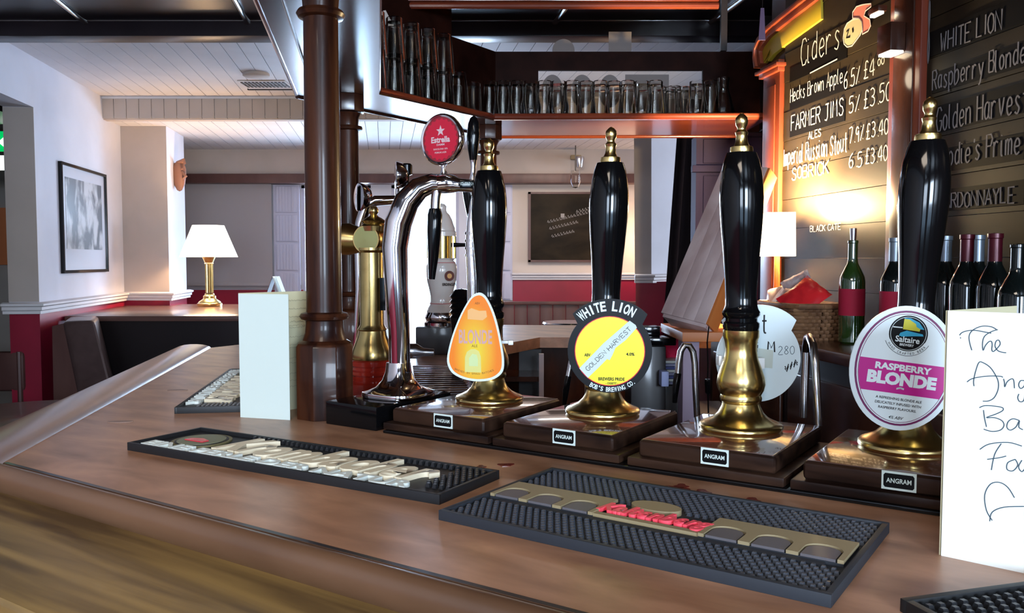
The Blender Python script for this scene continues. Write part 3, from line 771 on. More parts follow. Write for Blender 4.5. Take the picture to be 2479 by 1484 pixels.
b.obj('woven_side', M_basket, t); MB().prism([(p[0] * .95, p[1] * .95) for p in circ(.13, 24, ry=.08)], 0, .006, Mb2).obj('woven_base', M_basket, t)
MB().tube([(math.cos(a / 28 * 2 * PI) * .148 / max(abs(math.cos(a / 28 * 2 * PI)), abs(math.sin(a / 28 * 2 * PI))) ** .7, math.sin(a / 28 * 2 * PI) * .096 / max(abs(math.cos(a / 28 * 2 * PI)), abs(math.sin(a / 28 * 2 * PI))) ** .7, .108) for a in range(29)], .009, 8, Mb2, cap=False).obj('rim', M_basket, t)
def packet(x, y, z, rx, rz, m_, lab, wd=.075, ht=.10, roll=0):
    b = MB(); nx, ny = 8, 10; vs = []; fs = []
    for s_ in (1, -1):
        for j in range(ny + 1):
            for i in range(nx + 1):
                u_, v_ = i / nx * 2 - 1, j / ny * 2 - 1
                puff = max(0, (1 - u_ ** 4) * (1 - v_ ** 6)) ** .6 * .018 * (1 + .18 * math.sin(u_ * 7 + v_ * 5 + x * 90))
                vs.append((u_ * wd * (1 - .06 * (1 - v_ * v_)), v_ * ht * .9, s_ * puff + .003 * math.sin(u_ * 9 + x * 50) * abs(v_)))
    o_ = (nx + 1) * (ny + 1)
    for j in range(ny):
        for i in range(nx):
            a = j * (nx + 1) + i; fs.append((a, a + 1, a + nx + 2, a + nx + 1)); fs.append((o_ + a, o_ + a + nx + 1, o_ + a + nx + 2, o_ + a + 1))
    M = Mb2 @ Matrix.Translation((x, y, z)) @ Matrix.Rotation(rz, 4, 'Z') @ Matrix.Rotation(rx, 4, 'X') @ Matrix.Rotation(roll, 4, 'Z')
    b.add([V3(v) * .72 for v in vs], fs, M, True)
    tag(b.obj('snack_packet', m_), lab, 'snack packet', 'snack packets in the basket')
packet(-.10, -.02, .12, 1.2, .2, M_snackw, 'white and dark snack packet at the left end of the wicker basket', .10, .075, .25)
packet(-.045, -.04, .13, 1.0, -.3, M_snackw, 'whitish snack packet in the front middle of the wicker basket', .08, .09, -.5)
packet(-.03, .03, .15, 1.3, .5, M_snackr, 'red snack packet tucked at the back of the wicker basket', .06, .09, .7)
packet(.03, -.01, .15, 1.1, .8, M_snackw, 'silvery snack packet leaning beside the big red one', .065, .10, .55)
packet(.085, -.03, .135, .9, 1.0, M_snackr, 'large red snack packet at the bottle end of the wicker basket', .075, .10, -.75)

# bottles on the back counter
def bottle(px, out, lab, glass, cap_m, lbl=None, cork=False, capz=.245, sc=1.0):
    q = wallpt(px, 640, out)
    t = thing('wine_bottle', (q.x, q.y, 1.16), lab, 'bottle', 'bottles on the back counter')
    k = sc
    MB().lathe([(0, 0.003), (.030, 0), (.0365, .006), (.0370, .02), (.0372, .185 * k), (.035, .20 * k), (.025, .222 * k), (.016, .240 * k), (.0138, .255 * k), (.0138, .300 * k), (.0155, .302 * k), (.0155, .308 * k), (.013, .31 * k), (0, .31 * k)], T((q.x, q.y, 1.16)), n=24).obj('glass', glass, t)
    if cap_m: MB().lathe([(.0150, (capz) * k), (.0150, .299 * k), (.0168, .301 * k), (.0168, .311 * k), (.0, .313 * k)], T((q.x, q.y, 1.16)), n=20).obj('foil_capsule', cap_m, t)
    if lbl: MB().lathe([(.0377, .085), (.0377, .165)], T((q.x, q.y, 1.16)), n=24, cap=False).obj('label', lbl, t)
    if cork:
        MB().lathe([(.008, .309), (.010, .345), (0, .346)], T((q.x, q.y, 1.16)), n=12).obj('stopper', M_chromew, t)
    return t
bottle(2064, .10, 'green wine bottle with a stopper beside the snack basket', M_bottg, None, M_label, True)
bottle(2166, .10, 'wine bottle with a pink label, just left of the tallest pump handle', M_bott, M_foils, M_label)
bottle(2288, .08, 'dark bottle with a silver foil top right of the right pump handle', M_bott, M_foils)
bottle(2340, .11, 'dark bottle with red foil, left of the two red-topped ones', M_bott, M_foilr)
bottle(2366, .05, 'dark bottle with a pale foil neck tucked behind a red one', M_bott, M_foils)
bottle(2408, .10, 'red-topped bottle above the fold of the white card', M_bott, M_foilr)
bottle(2463, .14, 'short uncapped dark bottle at the right edge of the picture', M_bott, None, None, False, sc=.92)

# ================================================================== THE BAR COUNTER
c0 = P(6, 1118, BZ); c0.z = 0
f = c0
Dn = V3((.03, 1.74, 0)); k = (Dn - f).dot(VV); Dn = f + VV * .80 + U * ((Dn - f).dot(U))
B_ = f + U * ((1.42 - f.x) / .834); C_ = V3((1.30, 0, 0)); C_ = f + VV * .8 + U * ((1.30 - (f + VV * .8).x) / .834)
E_ = P(508, 842, BZ); E_.z = 0
poly = [f, B_, C_, Dn, V3((-.13, 3.15, 0)), V3((.12, 3.62, 0)), V3((.86, 3.60, 0)), V3((.80, 4.25, 0)), V3((-.42, 4.35, 0)), E_]
poly2 = [(p.x, p.y) for p in poly]
bar = tag(MB().prism(poly2, 1.035, BZ).obj('bar_counter', M_bar), 'brown wooden bar counter wrapping round the serving area', 'counter')
def inset(poly, dd):
    out = []; n = len(poly)
    for i in range(n):
        p, a, c = V3((*poly[i], 0)), V3((*poly[i - 1], 0)), V3((*poly[(i + 1) % n], 0))
        t0 = (p - a).normalized(); t1 = (c - p).normalized(); n0 = V3((-t0.y, t0.x, 0)); n1 = V3((-t1.y, t1.x, 0)); nn = n0 + n1; nn = nn / max(nn.dot(n0), .3)
        q_ = p + nn * dd; out.append((q_.x, q_.y))
    return out
MB().prism(inset(poly2, .07), 0, 1.034).obj('bar_front', M_dkw, bar)
# front lip, left lip (raised and rounded) and lower armrest
def lip(p0, p1, m_, wdt, h, z, name='edge_lip', n=18):
    t_ = (p1 - p0).normalized(); nn = V3((t_.y, -t_.x, 0))
    prof = [(wdt / 2 + wdt / 2 * math.cos(a) if False else wdt / 2 * math.cos(a), h * math.sin(a)) for a in [2 * PI * i / n for i in range(n)]]
    vs = []
    for p in (p0, p1):
        for (a, c) in prof: vs.append(V3((p.x, p.y, z)) + nn * (a + wdt / 2 - .004) + Z * c)
    fs = [(i, (i + 1) % n, (i + 1) % n + n, i + n) for i in range(n)] + [tuple(range(n))[::-1], tuple(range(n, 2 * n))]
    b = MB(); b.add(vs, fs, None, True); return b.obj(name, m_, bar, ang=50)
lip(f + U * .005, B_, M_lip, .034, .024, BZ - .022)
MB().add([f - VV * .004 + U * .01 + Z * (BZ + .0006), B_ - VV * .004 + Z * (BZ + .0006), B_ + VV * .003 + Z * (BZ + .0006), f + VV * .003 + U * .01 + Z * (BZ + .0006)], [(0, 1, 2, 3)]).obj('joint_groove', M_dark, bar)
n_l = (E_ - f).normalized()
lip(E_ + V3((0, 0, 0)), f - n_l * .02, M_lip2, .125, .016, BZ - .001)
MB().prism([(p.x, p.y) for p in (f - VV * .012 - U * .14, B_ - VV * .012, B_ - VV * .24, f - VV * .24 - U * .42)], .995, 1.042).obj('armrest', M_plank, bar, bevel=.012, seg=3)
for p_ in ((430, 944, 26), (292, 1020, 22)):
    q = P(p_[0], p_[1], BZ + .0008); MB().prism([(q.x + x * .9 + y * .3, q.y + y) for (x, y) in circ(.028, 18, ry=.012)], BZ, BZ + .0009).obj('worn_patch', mat('worn pale patch', (.30, .19, .15), .5), bar)
M_stain = mat('red wine stain', (.16, .016, .010), .2, coat=.6)
random.seed(5)
for (px, py, s_) in ((1225, 1126, .012), (1635, 1185, .017), (1700, 1192, .012), (1650, 1177, .010), (1820, 1212, .012), (1850, 1225, .014), (1165, 1130, .007)):
    q = P(px, py, BZ); pts = [(q.x + s_ * (1 + .3 * math.sin(3 * a + px)) * math.cos(a), q.y + s_ * (1 + .3 * math.cos(2 * a + px)) * math.sin(a)) for a in [2 * PI * i / 20 for i in range(20)]]
    MB().prism(pts, BZ, BZ + .0008).obj('wine_stain', M_stain, bar)

# ------------------------------------------------------------------ turned posts
SOF = 1.976
def post(x, y, lab, top_block=True):
    t = thing('turned_post', (x, y, BZ), lab, 'post', 'turned posts carrying the canopy')
    M = T((x, y, BZ)); H = SOF - BZ
    MB().lathe([(.062, 0), (.062, .150), (.058, .157)], M, n=8, smooth=False, ph=PI / 8 + AU).obj('octagonal_base', M_post, t, bevel=.0015)
    s = [(.056, .157), (.046, .163), (.0405, .178), (.039, .196), (.039, .204), (.048, .207), (.0515, .213), (.048, .219), (.0375, .222), (.0370, .235)]
    if top_block: s += [(.0355, .60), (.0345, .775), (.047, .778), (.049, .784), (.047, .790), (.034, .793), (.036, .815), (.046, .835)]
    else: s += [(.0365, .60), (.0355, .826), (.046, .829), (.050, .836), (.046, .843), (.036, .846), (.040, H)]
    MB().lathe(s, M, n=32).obj('shaft', M_post, t)
    if top_block: MB().lathe([(.058, .838), (.058, H)], M, n=8, smooth=False, ph=PI / 8 + AU).obj('octagonal_cap', M_dkw, t, bevel=.002)
    return t
q = P(783, 1012, BZ); post(q.x, q.y + .02, 'nearest turned wooden post with an octagonal base, right of the cream card', False)
post2 = (-.565, 2.95)
post(post2[0], post2[1], 'turned post with octagonal cap behind the brass beer font')
post(-.10, 3.62, 'turned post behind the leftmost pump handle at the shelf corner')

# ------------------------------------------------------------------ canopy and glass shelf
oA0, oA1 = P(620, 0, SOF), P(741, 283, SOF)
dA = (oA1 - oA0).normalized(); oA_s = oA0 - dA * 2.4
iA1 = P(918, 229, SOF); iA0 = P(918, 0, SOF); dI = (iA1 - iA0).normalized(); iA_s = iA0 - dI * 2.4
iB1 = P(1196, 292, SOF); oB1 = P(1198, 332, SOF); oB0 = P(868, 264, SOF)
dB = (oB1 - oB0).normalized()
# outer corner where arm A's outer edge meets arm B's outer edge
def isect(p, d_, q_, e_):
    den = d_.x * e_.y - d_.y * e_.x; s_ = ((q_.x - p.x) * e_.y - (q_.y - p.y) * e_.x) / den; return p + d_ * s_
oc = isect(oA0, dA, oB0, dB)
nC = P(1862, 287, SOF); fC = P(1862, 321, SOF)
poly = [oA_s, iA_s, iA1, iB1, V3((nC.x, iB1.y - .02, 0)), V3((nC.x, oB1.y - .02, 0)), oB1, oc]
pc = [(p.x, p.y) for p in poly]
t = thing('bar_canopy', ((oc.x + iB1.x) / 2, oc.y, SOF), 'glossy dark wood canopy with glass shelf hung over the bar on turned posts', 'canopy')
canopy = t
polyAB = [oA_s, iA_s, iA1, iB1, oB1, oc]
MB().prism([(p.x, p.y) for p in polyAB], SOF, SOF + .022).obj('soffit', M_soff, t)
polyC = [iB1, V3((nC.x, iB1.y - .02, 0)), V3((nC.x, oB1.y - .02, 0)), oB1]
MB().prism([(p.x, p.y) for p in polyC], SOF + .0005, SOF + .022).obj('shelf_board', M_redw, t)
def edge(p0, p1, r_, z, m_, name): MB().tube([V3((p0.x, p0.y, z)), V3((p1.x, p1.y, z))], r_, 10).obj(name, m_, t)
edge(iA1, iB1, .011, SOF + .016, M_redw, 'shelf_edge'); edge(iB1, polyC[1], .013, SOF + .016, M_redw, 'shelf_edge'); edge(oB1, polyC[2], .011, SOF + .004, M_redw, 'shelf_edge')
edge(oA_s, oc, .010, SOF + .008, M_redw, 'shelf_edge'); edge(oc, oB1, .012, SOF + .004, M_dkw, 'shelf_edge'); edge(iA_s, iA1, .006, SOF + .010, M_dkw, 'shelf_edge')
pa = oA_s + (iA_s - oA_s) * .22; pb_ = oc + (iA1 - oc) * .22
edge(pa, pb_, .004, SOF - .001, M_dkw, 'soffit_bead')
# back panel of the rear arm with the opening
yP = oB1.y - .03
pz = lambda py: D(1500, py, yP).z
pxx = lambda px: D(px, 300, yP).x
MB().box((pxx(1122), yP, SOF + .02), (pxx(1303), yP + .02, pz(125))).obj('back_panel', M_gant, t)
MB().box((pxx(1303), yP, pz(170)), (pxx(1700), yP + .02, pz(125))).obj('top_rail', M_gant, t)
MB().box((pxx(1700), yP, SOF + .02), (pxx(1885), yP + .02, pz(125))).obj('back_panel', M_gant, t)
MB().box((pxx(1740), yP - .02, pz(125)), (pxx(1755), yP, 2.62)).obj('hanger_post', M_dark, t)
MB().box((pxx(1838), yP - .06, SOF + .02), (pxx(1862), yP + .02, 2.5)).obj('hanger_post', M_dark, t)
kz = pz(125)
def vpanel(p0, p1, z1, name):
    nn_ = (p1 - p0).normalized(); n2 = V3((-nn_.y, nn_.x, 0)) * .018
    vs = [V3((p.x, p.y, SOF + .0225)) for p in (p0, p1, p1 - n2 * -1, p0 - n2 * -1)]
    vs += [V3((v.x, v.y, z1)) for v in vs]
    MB().add(vs, [(0, 1, 2, 3), (4, 7, 6, 5), (0, 4, 5, 1), (1, 5, 6, 2), (2, 6, 7, 3), (3, 7, 4, 0)]).obj(name, M_gant, t)
kp = oB0 + (oB1 - oB0) * .62; ins = V3((.012, -.018, 0))
vpanel(oc + ins + dB * .02, kp + ins, 2.60, 'back_panel'); vpanel(kp + ins + dB * .002, oB1 + ins, kz, 'back_panel')
# upper cornice
yU = iB1.y - .06
zq = lambda py: D(1400, py, yU).z
MB().box((D(925, 0, yU).x - .02, yU, zq(2)), (D(1742, 0, yU).x, yU + .10, 2.62)).obj('cornice', M_redw, t, bevel=.006)
MB().tube([V3((D(925, 0, yU).x - .02, yU + .02, zq(10))), V3((D(1742, 0, yU).x, yU + .02, zq(10)))], .014, 10).obj('cornice_bead', M_redw, t)
q = D(1845, 55, 3.0)
t2 = thing('hanging_tag', q + V3((0, 0, -.06)), 'narrow pale card hanging from the dark ceiling near the ochre arch', 'card')
MB().taper(.012, .002, .006, .002, -.06, .05, T(q)).obj('card', M_purplew, t2); MB().tube([q + V3((0, 0, .05)), V3((q.x, q.y, 2.62))], .0012, 5).obj('string', M_dark, t2)
q = D(934, 48, 3.25)
tag(MB().prism([(-.02, .03), (0, .035), (.018, 0), (.03, -.01), (.028, -.03), (0, -.02)], 0, .003, frame(q, X)).obj('paper_scrap', M_beige), 'torn scrap of pale paper above the stacked glasses', 'paper')

# beer mats pinned to the gantry
def matcard(name, q, shape, lab):
    o = MB().prism(shape, 0, .002, frame(q, X)).obj(name, mat('grey board', (.21, .18, .17), .9)); tag(o, lab, 'beer mat', 'beer mats on the glass gantry')
matcard('round_beer_mat', D(1364, 122, yP + .026), circ(.051, 30), 'round beer mat standing on the gantry rail')
matcard('square_card', D(1501, 104, yP + .026), [(-.052, -.05), (.052, -.05), (.052, .05), (-.052, .05)], 'square card standing on the gantry rail')
for px, lb in ((1337, 'leftmost of the three oval beer mats seen through the glasses'), (1409, 'middle one of the three oval beer mats seen through the glasses'), (1476, 'rightmost of the three oval beer mats seen through the glasses')):
    matcard('oval_beer_mat', D(px, 221, yP + .026), circ(.050, 30, ry=.075), lb)
matcard('square_card', D(1566, 225, yP + .026), [(-.1, -.083), (.1, -.083), (.1, .083), (-.1, .083)], 'wide grey card seen through the glasses on the shelf')

# glasses upside down on the shelf
def glass_mb(h, rt, rb, base=.006):
    b = MB(); b.lathe([(rb * .9, h), (rb, h - .004), (rb, h - .02), (rt, 0), (rt - .002, 0), (rb - .0025, h - base - .01), (0, h - base - .012)], n=20, cap=False); b.lathe([(0, h - .0005), (rb * .9, h)], n=20, cap=False); return b
SHZ = SOF + .0225
g1 = glass_mb(.150, .044, .030).obj('pint_glass', G_glass)
g2 = glass_mb(.125, .036, .031).obj('tumbler', G_glass)
g3 = MB().lathe([(.030, .150), (.032, .146), (.034, .09), (.044, .045), (.040, .004), (.038, 0), (.036, .004), (.038, .045), (.031, .09), (.029, .138), (0, .138)], n=20, cap=False).obj('tulip_glass', G_glass)
ORD = ['first', 'second', 'third', 'fourth', 'fifth', 'sixth', 'seventh', 'eighth', 'ninth', 'tenth', 'eleventh', 'twelfth', 'thirteenth', 'fourteenth', 'fifteenth', 'sixteenth', 'seventeenth']
used = set()
def place_glass(src, x, y, z, lab, grp):
    if src.name in used: o = src.copy(); COL.objects.link(o)
    else: o = src; used.add(src.name)
    o.location = (x, y, z); tag(o, lab, 'glass', grp)
cnt = 0
n = 17
for i in range(n):
    px = 1185 + i * 33.5
    q = D(px, 200, iB1.y + .075 + .006 * math.sin(i * 3))
    s_ = (g1, g1, g1, g3, g1, g3, g1, g1, g1, g1, g1, g3, g1, g2, g2, g3, g1)[i]
    place_glass(s_, q.x, q.y, SHZ, 'upturned beer glass, %s from the left in the front row of the far shelf' % ORD[i], 'upturned glasses in the front row on the far shelf')
for i in range(15):
    q = D(1200 + i * 36, 200, iB1.y + .185 + .008 * math.sin(i * 2))
    place_glass(g1, q.x, q.y, SHZ, 'upturned beer glass, %s from the left in the back row of the far shelf' % ORD[i], 'upturned glasses in the back row on the far shelf')
q = D(1752, 200, iB1.y + .08)
t = thing('carafe', (q.x, q.y, SHZ), 'taller narrow-necked clear carafe at the right end of the glass shelf', 'glass')
MB().lathe([(0, .003), (.045, 0), (.048, .02), (.030, .09), (.020, .12), (.024, .165), (.022, .165), (.018, .12), (.028, .09), (.045, .02), (0, .008)], T((q.x, q.y, SHZ)), n=20, cap=False).obj('body', G_glass, t)
du = (iB1 - iA1); L_ = du.length; du.normalize(); nn_ = V3((-du.y, du.x, 0))
for i in range(7):
    for j in range(2):
        p_ = iA1 + du * (.05 + i * .092) + nn_ * (.06 + j * .095)
        hi_ = 2 if i < 5 else 1
        src = g1 if i != 6 else g2
        lv = 'stacked pair' if hi_ == 2 else 'single'
        place_glass(src, p_.x, p_.y, SHZ, ('lower glass of the %s stack from the left, %s row of the angled shelf' if hi_ == 2 else 'single upturned glass, %s from the left, %s row of the angled shelf') % (ORD[i], ('front', 'back')[j]), 'glasses at the bottom on the angled shelf')
        if hi_ == 2: place_glass(g1, p_.x, p_.y, SHZ + .128, 'top glass of the %s stack from the left, %s row of the angled shelf' % (ORD[i], ('front', 'back')[j]), 'glasses stacked on top on the angled shelf')

# ================================================================== ON THE COUNTER
Q0 = V3((-.27, 1.025, 0))
def UV(u, v, z=0): return Q0 + U * u + VV * v + Z * z
def MU(o):
    M = Matrix.Identity(4)
    for i in range(3): M[i][0], M[i][1], M[i][2], M[i][3] = U[i], VV[i], Z[i], o[i]
    return M
TOP = BZ + .048
tag(MB().box((-.30, -.185, 0), (.79, .10, .006), MU(UV(0, .68, BZ))).obj('drip_strip', M_black, None, .002), 'thin black base strip under the four hand pump boxes', 'base strip')

def clip_outline(k, mirror=False):
    pts = []
    for i in range(72):
        a = 2 * PI * i / 72; dgr = math.degrees(a)
        r_ = 625 if 45 <= dgr <= 135 else 500
        pts.append((r_ * math.cos(a) * k * (-1 if mirror else 1), r_ * math.sin(a) * k))
    return pts

def pump(u, lean, lab):
    c = UV(u, .68, TOP)
    t = thing('hand_pump', (c.x, c.y, BZ), lab, 'beer pump', 'row of hand pumps on the bar')
    M = MU(UV(u, .68, BZ + .006))
    MB().box((-.123, -.180, 0), (.123, .10, .014), M).obj('plinth', M_box, t, .003)
    MB().box((-.108, -.172, .014), (.108, .10, .0415), M).obj('box_body', M_box, t, .008, 3)
    MB().box((-.103, -.166, .034), (.103, .098, .042), M).obj('top_board', M_boxtop, t, .001)
    # maker's plate
    Mp = frame(UV(u + .018, .68 - .1724, BZ + .036), U)
    pl = MB().prism([(-.0215, -.0125), (.0215, -.0125), (.0215, .0125), (-.0215, .0125)], 0, .0015, Mp).obj('maker_plate', M_cardw, t)
    MB().prism([(-.019, -.007), (-.017, -.0095), (.017, -.0095), (.019, -.007), (.019, .007), (.017, .0095), (-.017, .0095), (-.019, .007)], .0015, .0018, Mp).obj('plate_print', M_clipb, pl)
    b = MB(); text(b, 'ANGRAM', Mp @ Matrix.Translation((0, -.0028, .0018)), .031, .0062, .0003, .02); b.obj('lettering', M_cardw, pl)
    Mc = T(c) @ Matrix([[1, 0, lean[0], 0], [0, 1, lean[1], 0], [0, 0, 1, 0], [0, 0, 0, 1]])
    MB().lathe([(.066, 0), (.0685, .003), (.0685, .007), (.066, .010), (.058, .013), (.046, .019), (.037, .028), (.032, .038), (.0305, .044), (.0335, .048), (.0345, .053),
                (.0330, .058), (.0375, .066), (.0400, .076), (.0385, .088), (.0335, .103), (.0280, .118), (.0255, .132), (.0262, .142), (.0275, .150), (.0295, .155), (.0295, .166), (.0, .167)], Mc, n=40).obj('brass_base', M_brass, t, ang=40)
    MB().lathe([(.0285, .166), (.0300, .172), (.0300, .178), (.0265, .181), (.0265, .186), (.0305, .191), (.0310, .196), (.0280, .201), (.0262, .207), (.0258, .222), (.0268, .250),
                (.0295, .290), (.0330, .330), (.0352, .362), (.0358, .385), (.0350, .405), (.0325, .428), (.0285, .446), (.0240, .4585), (.0, .459)], Mc, n=40).obj('handle', M_black, t)
    MB().lathe([(.0, .4585), (.0180, .4585), (.0186, .462), (.0180, .468), (.0125, .470), (.0100, .476), (.0088, .486), (.0098, .489), (.0105, .492), (.0070, .496), (.0068, .499), (.0095, .504), (.0104, .510), (.0095, .516), (.0050, .521), (.0025, .523), (0, .5235)], Mc, n=28).obj('finial', M_brass, t)
    return t
pumps = [pump(-.181, (0, 0), 'hand pump farthest left carrying the orange teardrop clip'), pump(.074, (.025, 0), 'hand pump carrying the round black and yellow clip'),
         pump(.334, (-.012, 0), 'third hand pump from the left, its clip turned away'), pump(.588, (.045, .0), 'tallest-looking hand pump at the right with the raspberry clip')]

# --- clip on the first pump: orange teardrop
pc1 = D(1150, 815, 1.625); k = 1.625 / F_PX / 4.636
M1 = frame(pc1, V3((1, -.25, 0)))
def L8(x, y): return ((x - 470) * k, (626 - y) * k)
out1 = [(520, 128), (560, 140), (610, 190), (680, 330), (740, 520), (790, 760), (806, 900), (792, 1010), (720, 1083), (620, 1120), (480, 1132), (330, 1110), (210, 1055), (152, 975), (138, 880), (170, 720), (230, 540), (310, 360), (400, 210), (460, 148)]
o1 = smooth_pts([L8(*p) for p in out1] + [L8(*out1[0])], 3)[:-1]
cl = MB().prism(o1, -.0035, 0, M1).obj('pump_clip', M_clipw, pumps[0])
mx = sum(p[0] for p in o1) / len(o1); my = sum(p[1] for p in o1) / len(o1)
ip = [(mx + (p[0] - mx) * .925, my + (p[1] - my) * .945) for p in o1]
MB().prism(ip, 0, .0004, M1).obj('orange_print', M_oran, cl)
b = MB(); x_, y_ = L8(475, 700); text(b, 'BLONDE', M1 @ T((x_, y_, .0004)), 390 * k, 150 * k, .0003, .025); b.obj('lettering', mat('lilac print', (.62, .36, .34), .4), cl)
b = MB(); x_, y_ = L8(500, 262); text(b, 'ABV', M1 @ T((x_, y_, .0004)), 60 * k, 26 * k, .0003); x_, y_ = L8(465, 745); text(b, 'ALE', M1 @ T((x_, y_, .0004)), 70 * k, 30 * k, .0003)
arctext(b, 'BREWED IN SMALL BATCHES', M1 @ T((*L8(460, 480), .0004)), 575 * k, math.radians(246), math.radians(294), 22 * k, 17 * k, .0003, 0, True)
b.obj('fine_print', mat('brown print', (.22, .09, .02), .5), cl)
M_pale = mat('pale orange print', (.88, .48, .18), .4)
MB().prism([L8(*p) for p in ((385, 330), (430, 305), (520, 335), (600, 330), (612, 400), (560, 440), (385, 430))], .0004, .0007, M1).obj('logo_print', M_pale, cl)
MB().prism([L8(*p) for p in ((350, 1030), (352, 860), (375, 800), (420, 770), (470, 765), (515, 790), (538, 850), (542, 1030))], .0004, .0007, M1).obj('window_print', mat('pale lime print', (.72, .68, .22), .4), cl)
MB().prism([L8(*p) for p in ((400, 960), (400, 870), (440, 820), (490, 830), (505, 880), (505, 960))], .0007, .001, M1).obj('window_print', mat('pale green print', (.62, .74, .36), .4), cl)
qb = D(1218, 828, 1.66)
MB().box((-.012, -.0055, -.003), (.012, .0055, .003), T(qb)).box((.010, -.0105, -.005), (.020, .0115, .004), T(qb)).obj('clip_bracket', M_plwhite, pumps[0], .0015)
MB().box((-.02, -.006, -.05), (.0, .006, -.0035), M1).obj('bracket_arm', M_plwhite, pumps[0], .001)

# --- clip on the second pump: round black and yellow
k = .0745 / 500
M2 = frame(D(1476, 850, 1.495), V3((1, -.12, 0)))
def L6(x, y): return ((x - 672) * k, (835 - y) * k)
cl = MB().prism(clip_outline(k), -.0035, 0, M2).obj('pump_clip', M_clipb, pumps[1])
MB().prism([(p[0], p[1]) for p in circ(418 * k, 48)], 0, .0003, M2).obj('red_ring', M_estr, cl)
MB().prism([(p[0], p[1]) for p in circ(408 * k, 48)], .0003, .0006, M2).obj('yellow_disc', M_clipy, cl)
b = MB(); arctext(b, 'WHITE LION', M2 @ T((0, 0, .0003)), 482 * k, math.radians(133), math.radians(57), 112 * k, 66 * k, .0004, .03); b.obj('lettering', M_clipw, cl); b = MB()
arctext(b, "BOB'S BREWING CO.", M2 @ T((0, 0, .0003)), 486 * k, math.radians(240), math.radians(310), 54 * k, 32 * k, .0004, .02, True); b.obj('lettering', M_clipw, cl)
b = MB()
for (s_, x_, y_, w_, h_) in (('ABV', 408, 900, 72, 34), ('4.0%', 915, 885, 98, 34), ('BREWERS PRIDE', 695, 1186, 310, 36), ('- OSSETT -', 700, 1232, 150, 24)):
    text(b, s_, M2 @ T((*L6(x_, y_), .0006)), w_ * k, h_ * k, .0003, .03)
b.obj('fine_print', M_clipb, cl)
MB().prism([L6(*p) for p in ((312, 1045), (415, 1158), (540, 1035), (640, 930), (672, 942), (705, 880), (740, 795), (860, 700), (990, 552), (975, 520), (905, 470), (880, 490), (600, 740))], .0007, .0013, M2).obj('paper_tape', M_cardw, cl)
b = MB(); p0 = L6(418, 1078); Mt = M2 @ T((*p0, .0014)) @ Matrix.Rotation(math.radians(44.5), 4, 'Z'); hand(b, 'GOLDEN HARVEST', Mt, 715 * k, 52 * k, .0009, False, .2, .0002); b.obj('handwriting', M_inkb, cl)
MB().box((-.006, -.006, -.03), (.006, .006, -.0035), M2).obj('bracket_arm', M_plwhite, pumps[1], .001)

# --- clip on the third pump seen from behind
k = .0745 / 500
M3 = frame(D(1836, 868, 1.452), V3((1, .08, 0)))
cl = MB().prism(clip_outline(k), -.002, .0015, M3).obj('pump_clip', M_clipw, pumps[2])
def L3(px, py): return ((px - 1836) * 1.452 / F_PX, (868 - py) * 1.452 / F_PX)
random.seed(2)
for (s_, px, py, w_, h_, wd, m_) in (('tz', 1842, 806, 30, 44, .0028, M_inkb), ('i M', 1832, 852, 46, 26, .0026, M_inkb), ('280', 1884, 858, 42, 20, .0009, M_ink)):
    b = MB(); hand(b, s_, M3 @ T((*L3(px, py), .0017)), w_ * 1.452 / F_PX, h_ * 1.452 / F_PX, wd, True, .1, .0002); b.obj('handwriting', m_, cl)
b = MB()
for sft in (0, 5): b.ribbon([L3(1902 + i * 4.4, 892 - i * 2.6 + (6 if i % 2 else -5) + sft) for i in range(8)], .0022, M3 @ T((0, 0, .0017)), .0002)
b.obj('crossed_out_scribble', M_inkb, cl)
MB().prism([L3(*p) for p in ((1832, 842), (1872, 848), (1870, 892), (1832, 888))], .0015, .0022, M3).obj('clear_tape', mat('yellowed tape', (.60, .66, .60), .3), cl)
MB().prism([L3(*p) for p in ((1815, 862), (1836, 862), (1836, 888), (1815, 888))], .010, .030, M3).obj('clip_bracket', M_plwhite, pumps[2], .001)
MB().prism([L3(*p) for p in ((1752, 863), (1734, 863), (1734, 856), (1726, 856), (1726, 880), (1734, 880), (1734, 874), (1752, 874))], .012, .026, M3).obj('clip_bracket', M_plwhite, pumps[2], .001)
MB().prism([L3(*p) for p in ((1740, 868), (1836, 868), (1836, 880), (1740, 880))], .0015, .012, M3).obj('bracket_arm', M_plwhite, pumps[2], .001)

# --- clip on the fourth pump: white oval with magenta band
k = 1.195 / F_PX / 4.364
M4 = frame(D(2186, 892, 1.195), V3((1, -.22, 0))) @ Matrix.Rotation(math.radians(-6.5), 4, 'Z')
el = lambda a, c, n=56: circ(a * k, n, ry=c * k)
cl = MB().prism(el(535, 668), -.0035, 0, M4).obj('pump_clip', M_clipw, pumps[3])
MB().prism(el(484, 618), 0, .0003, M4).obj('plum_ring', M_purp, cl); MB().prism(el(462, 596), .0003, .0006, M4).obj('white_field', M_clipw, cl)
MB().prism(el(450, 584), .0006, .0008, M4).obj('plum_ring', M_purp, cl); MB().prism(el(444, 578), .0008, .001, M4).obj('white_field', M_clipw, cl)
bandp = []
for y_ in [-275 + 345 * i / 12 for i in range(13)]: bandp.append((443 * math.sqrt(1 - (y_ / 577) ** 2) * k, y_ * k))
bandp += [(-p[0], p[1]) for p in bandp[::-1]]
MB().prism(bandp, .001, .0013, M4).obj('magenta_band', M_mag, cl)
b = MB(); TT = lambda x, y, z=.0013: M4 @ T((x * k, y * k, z))
text(b, 'RASPBERRY', TT(0, -28), 560 * k, 66 * k, .0003, .045); text(b, 'BLONDE', TT(0, -178), 690 * k, 118 * k, .0003, .06)
b.prism([(-38, -2), (0, 14), (38, 2), (36, -16), (0, -8), (-36, -20)], 0, .0003, TT(0, -212) @ Matrix.Scale(k, 4)); b.obj('lettering', M_clipw, cl)
b = MB()
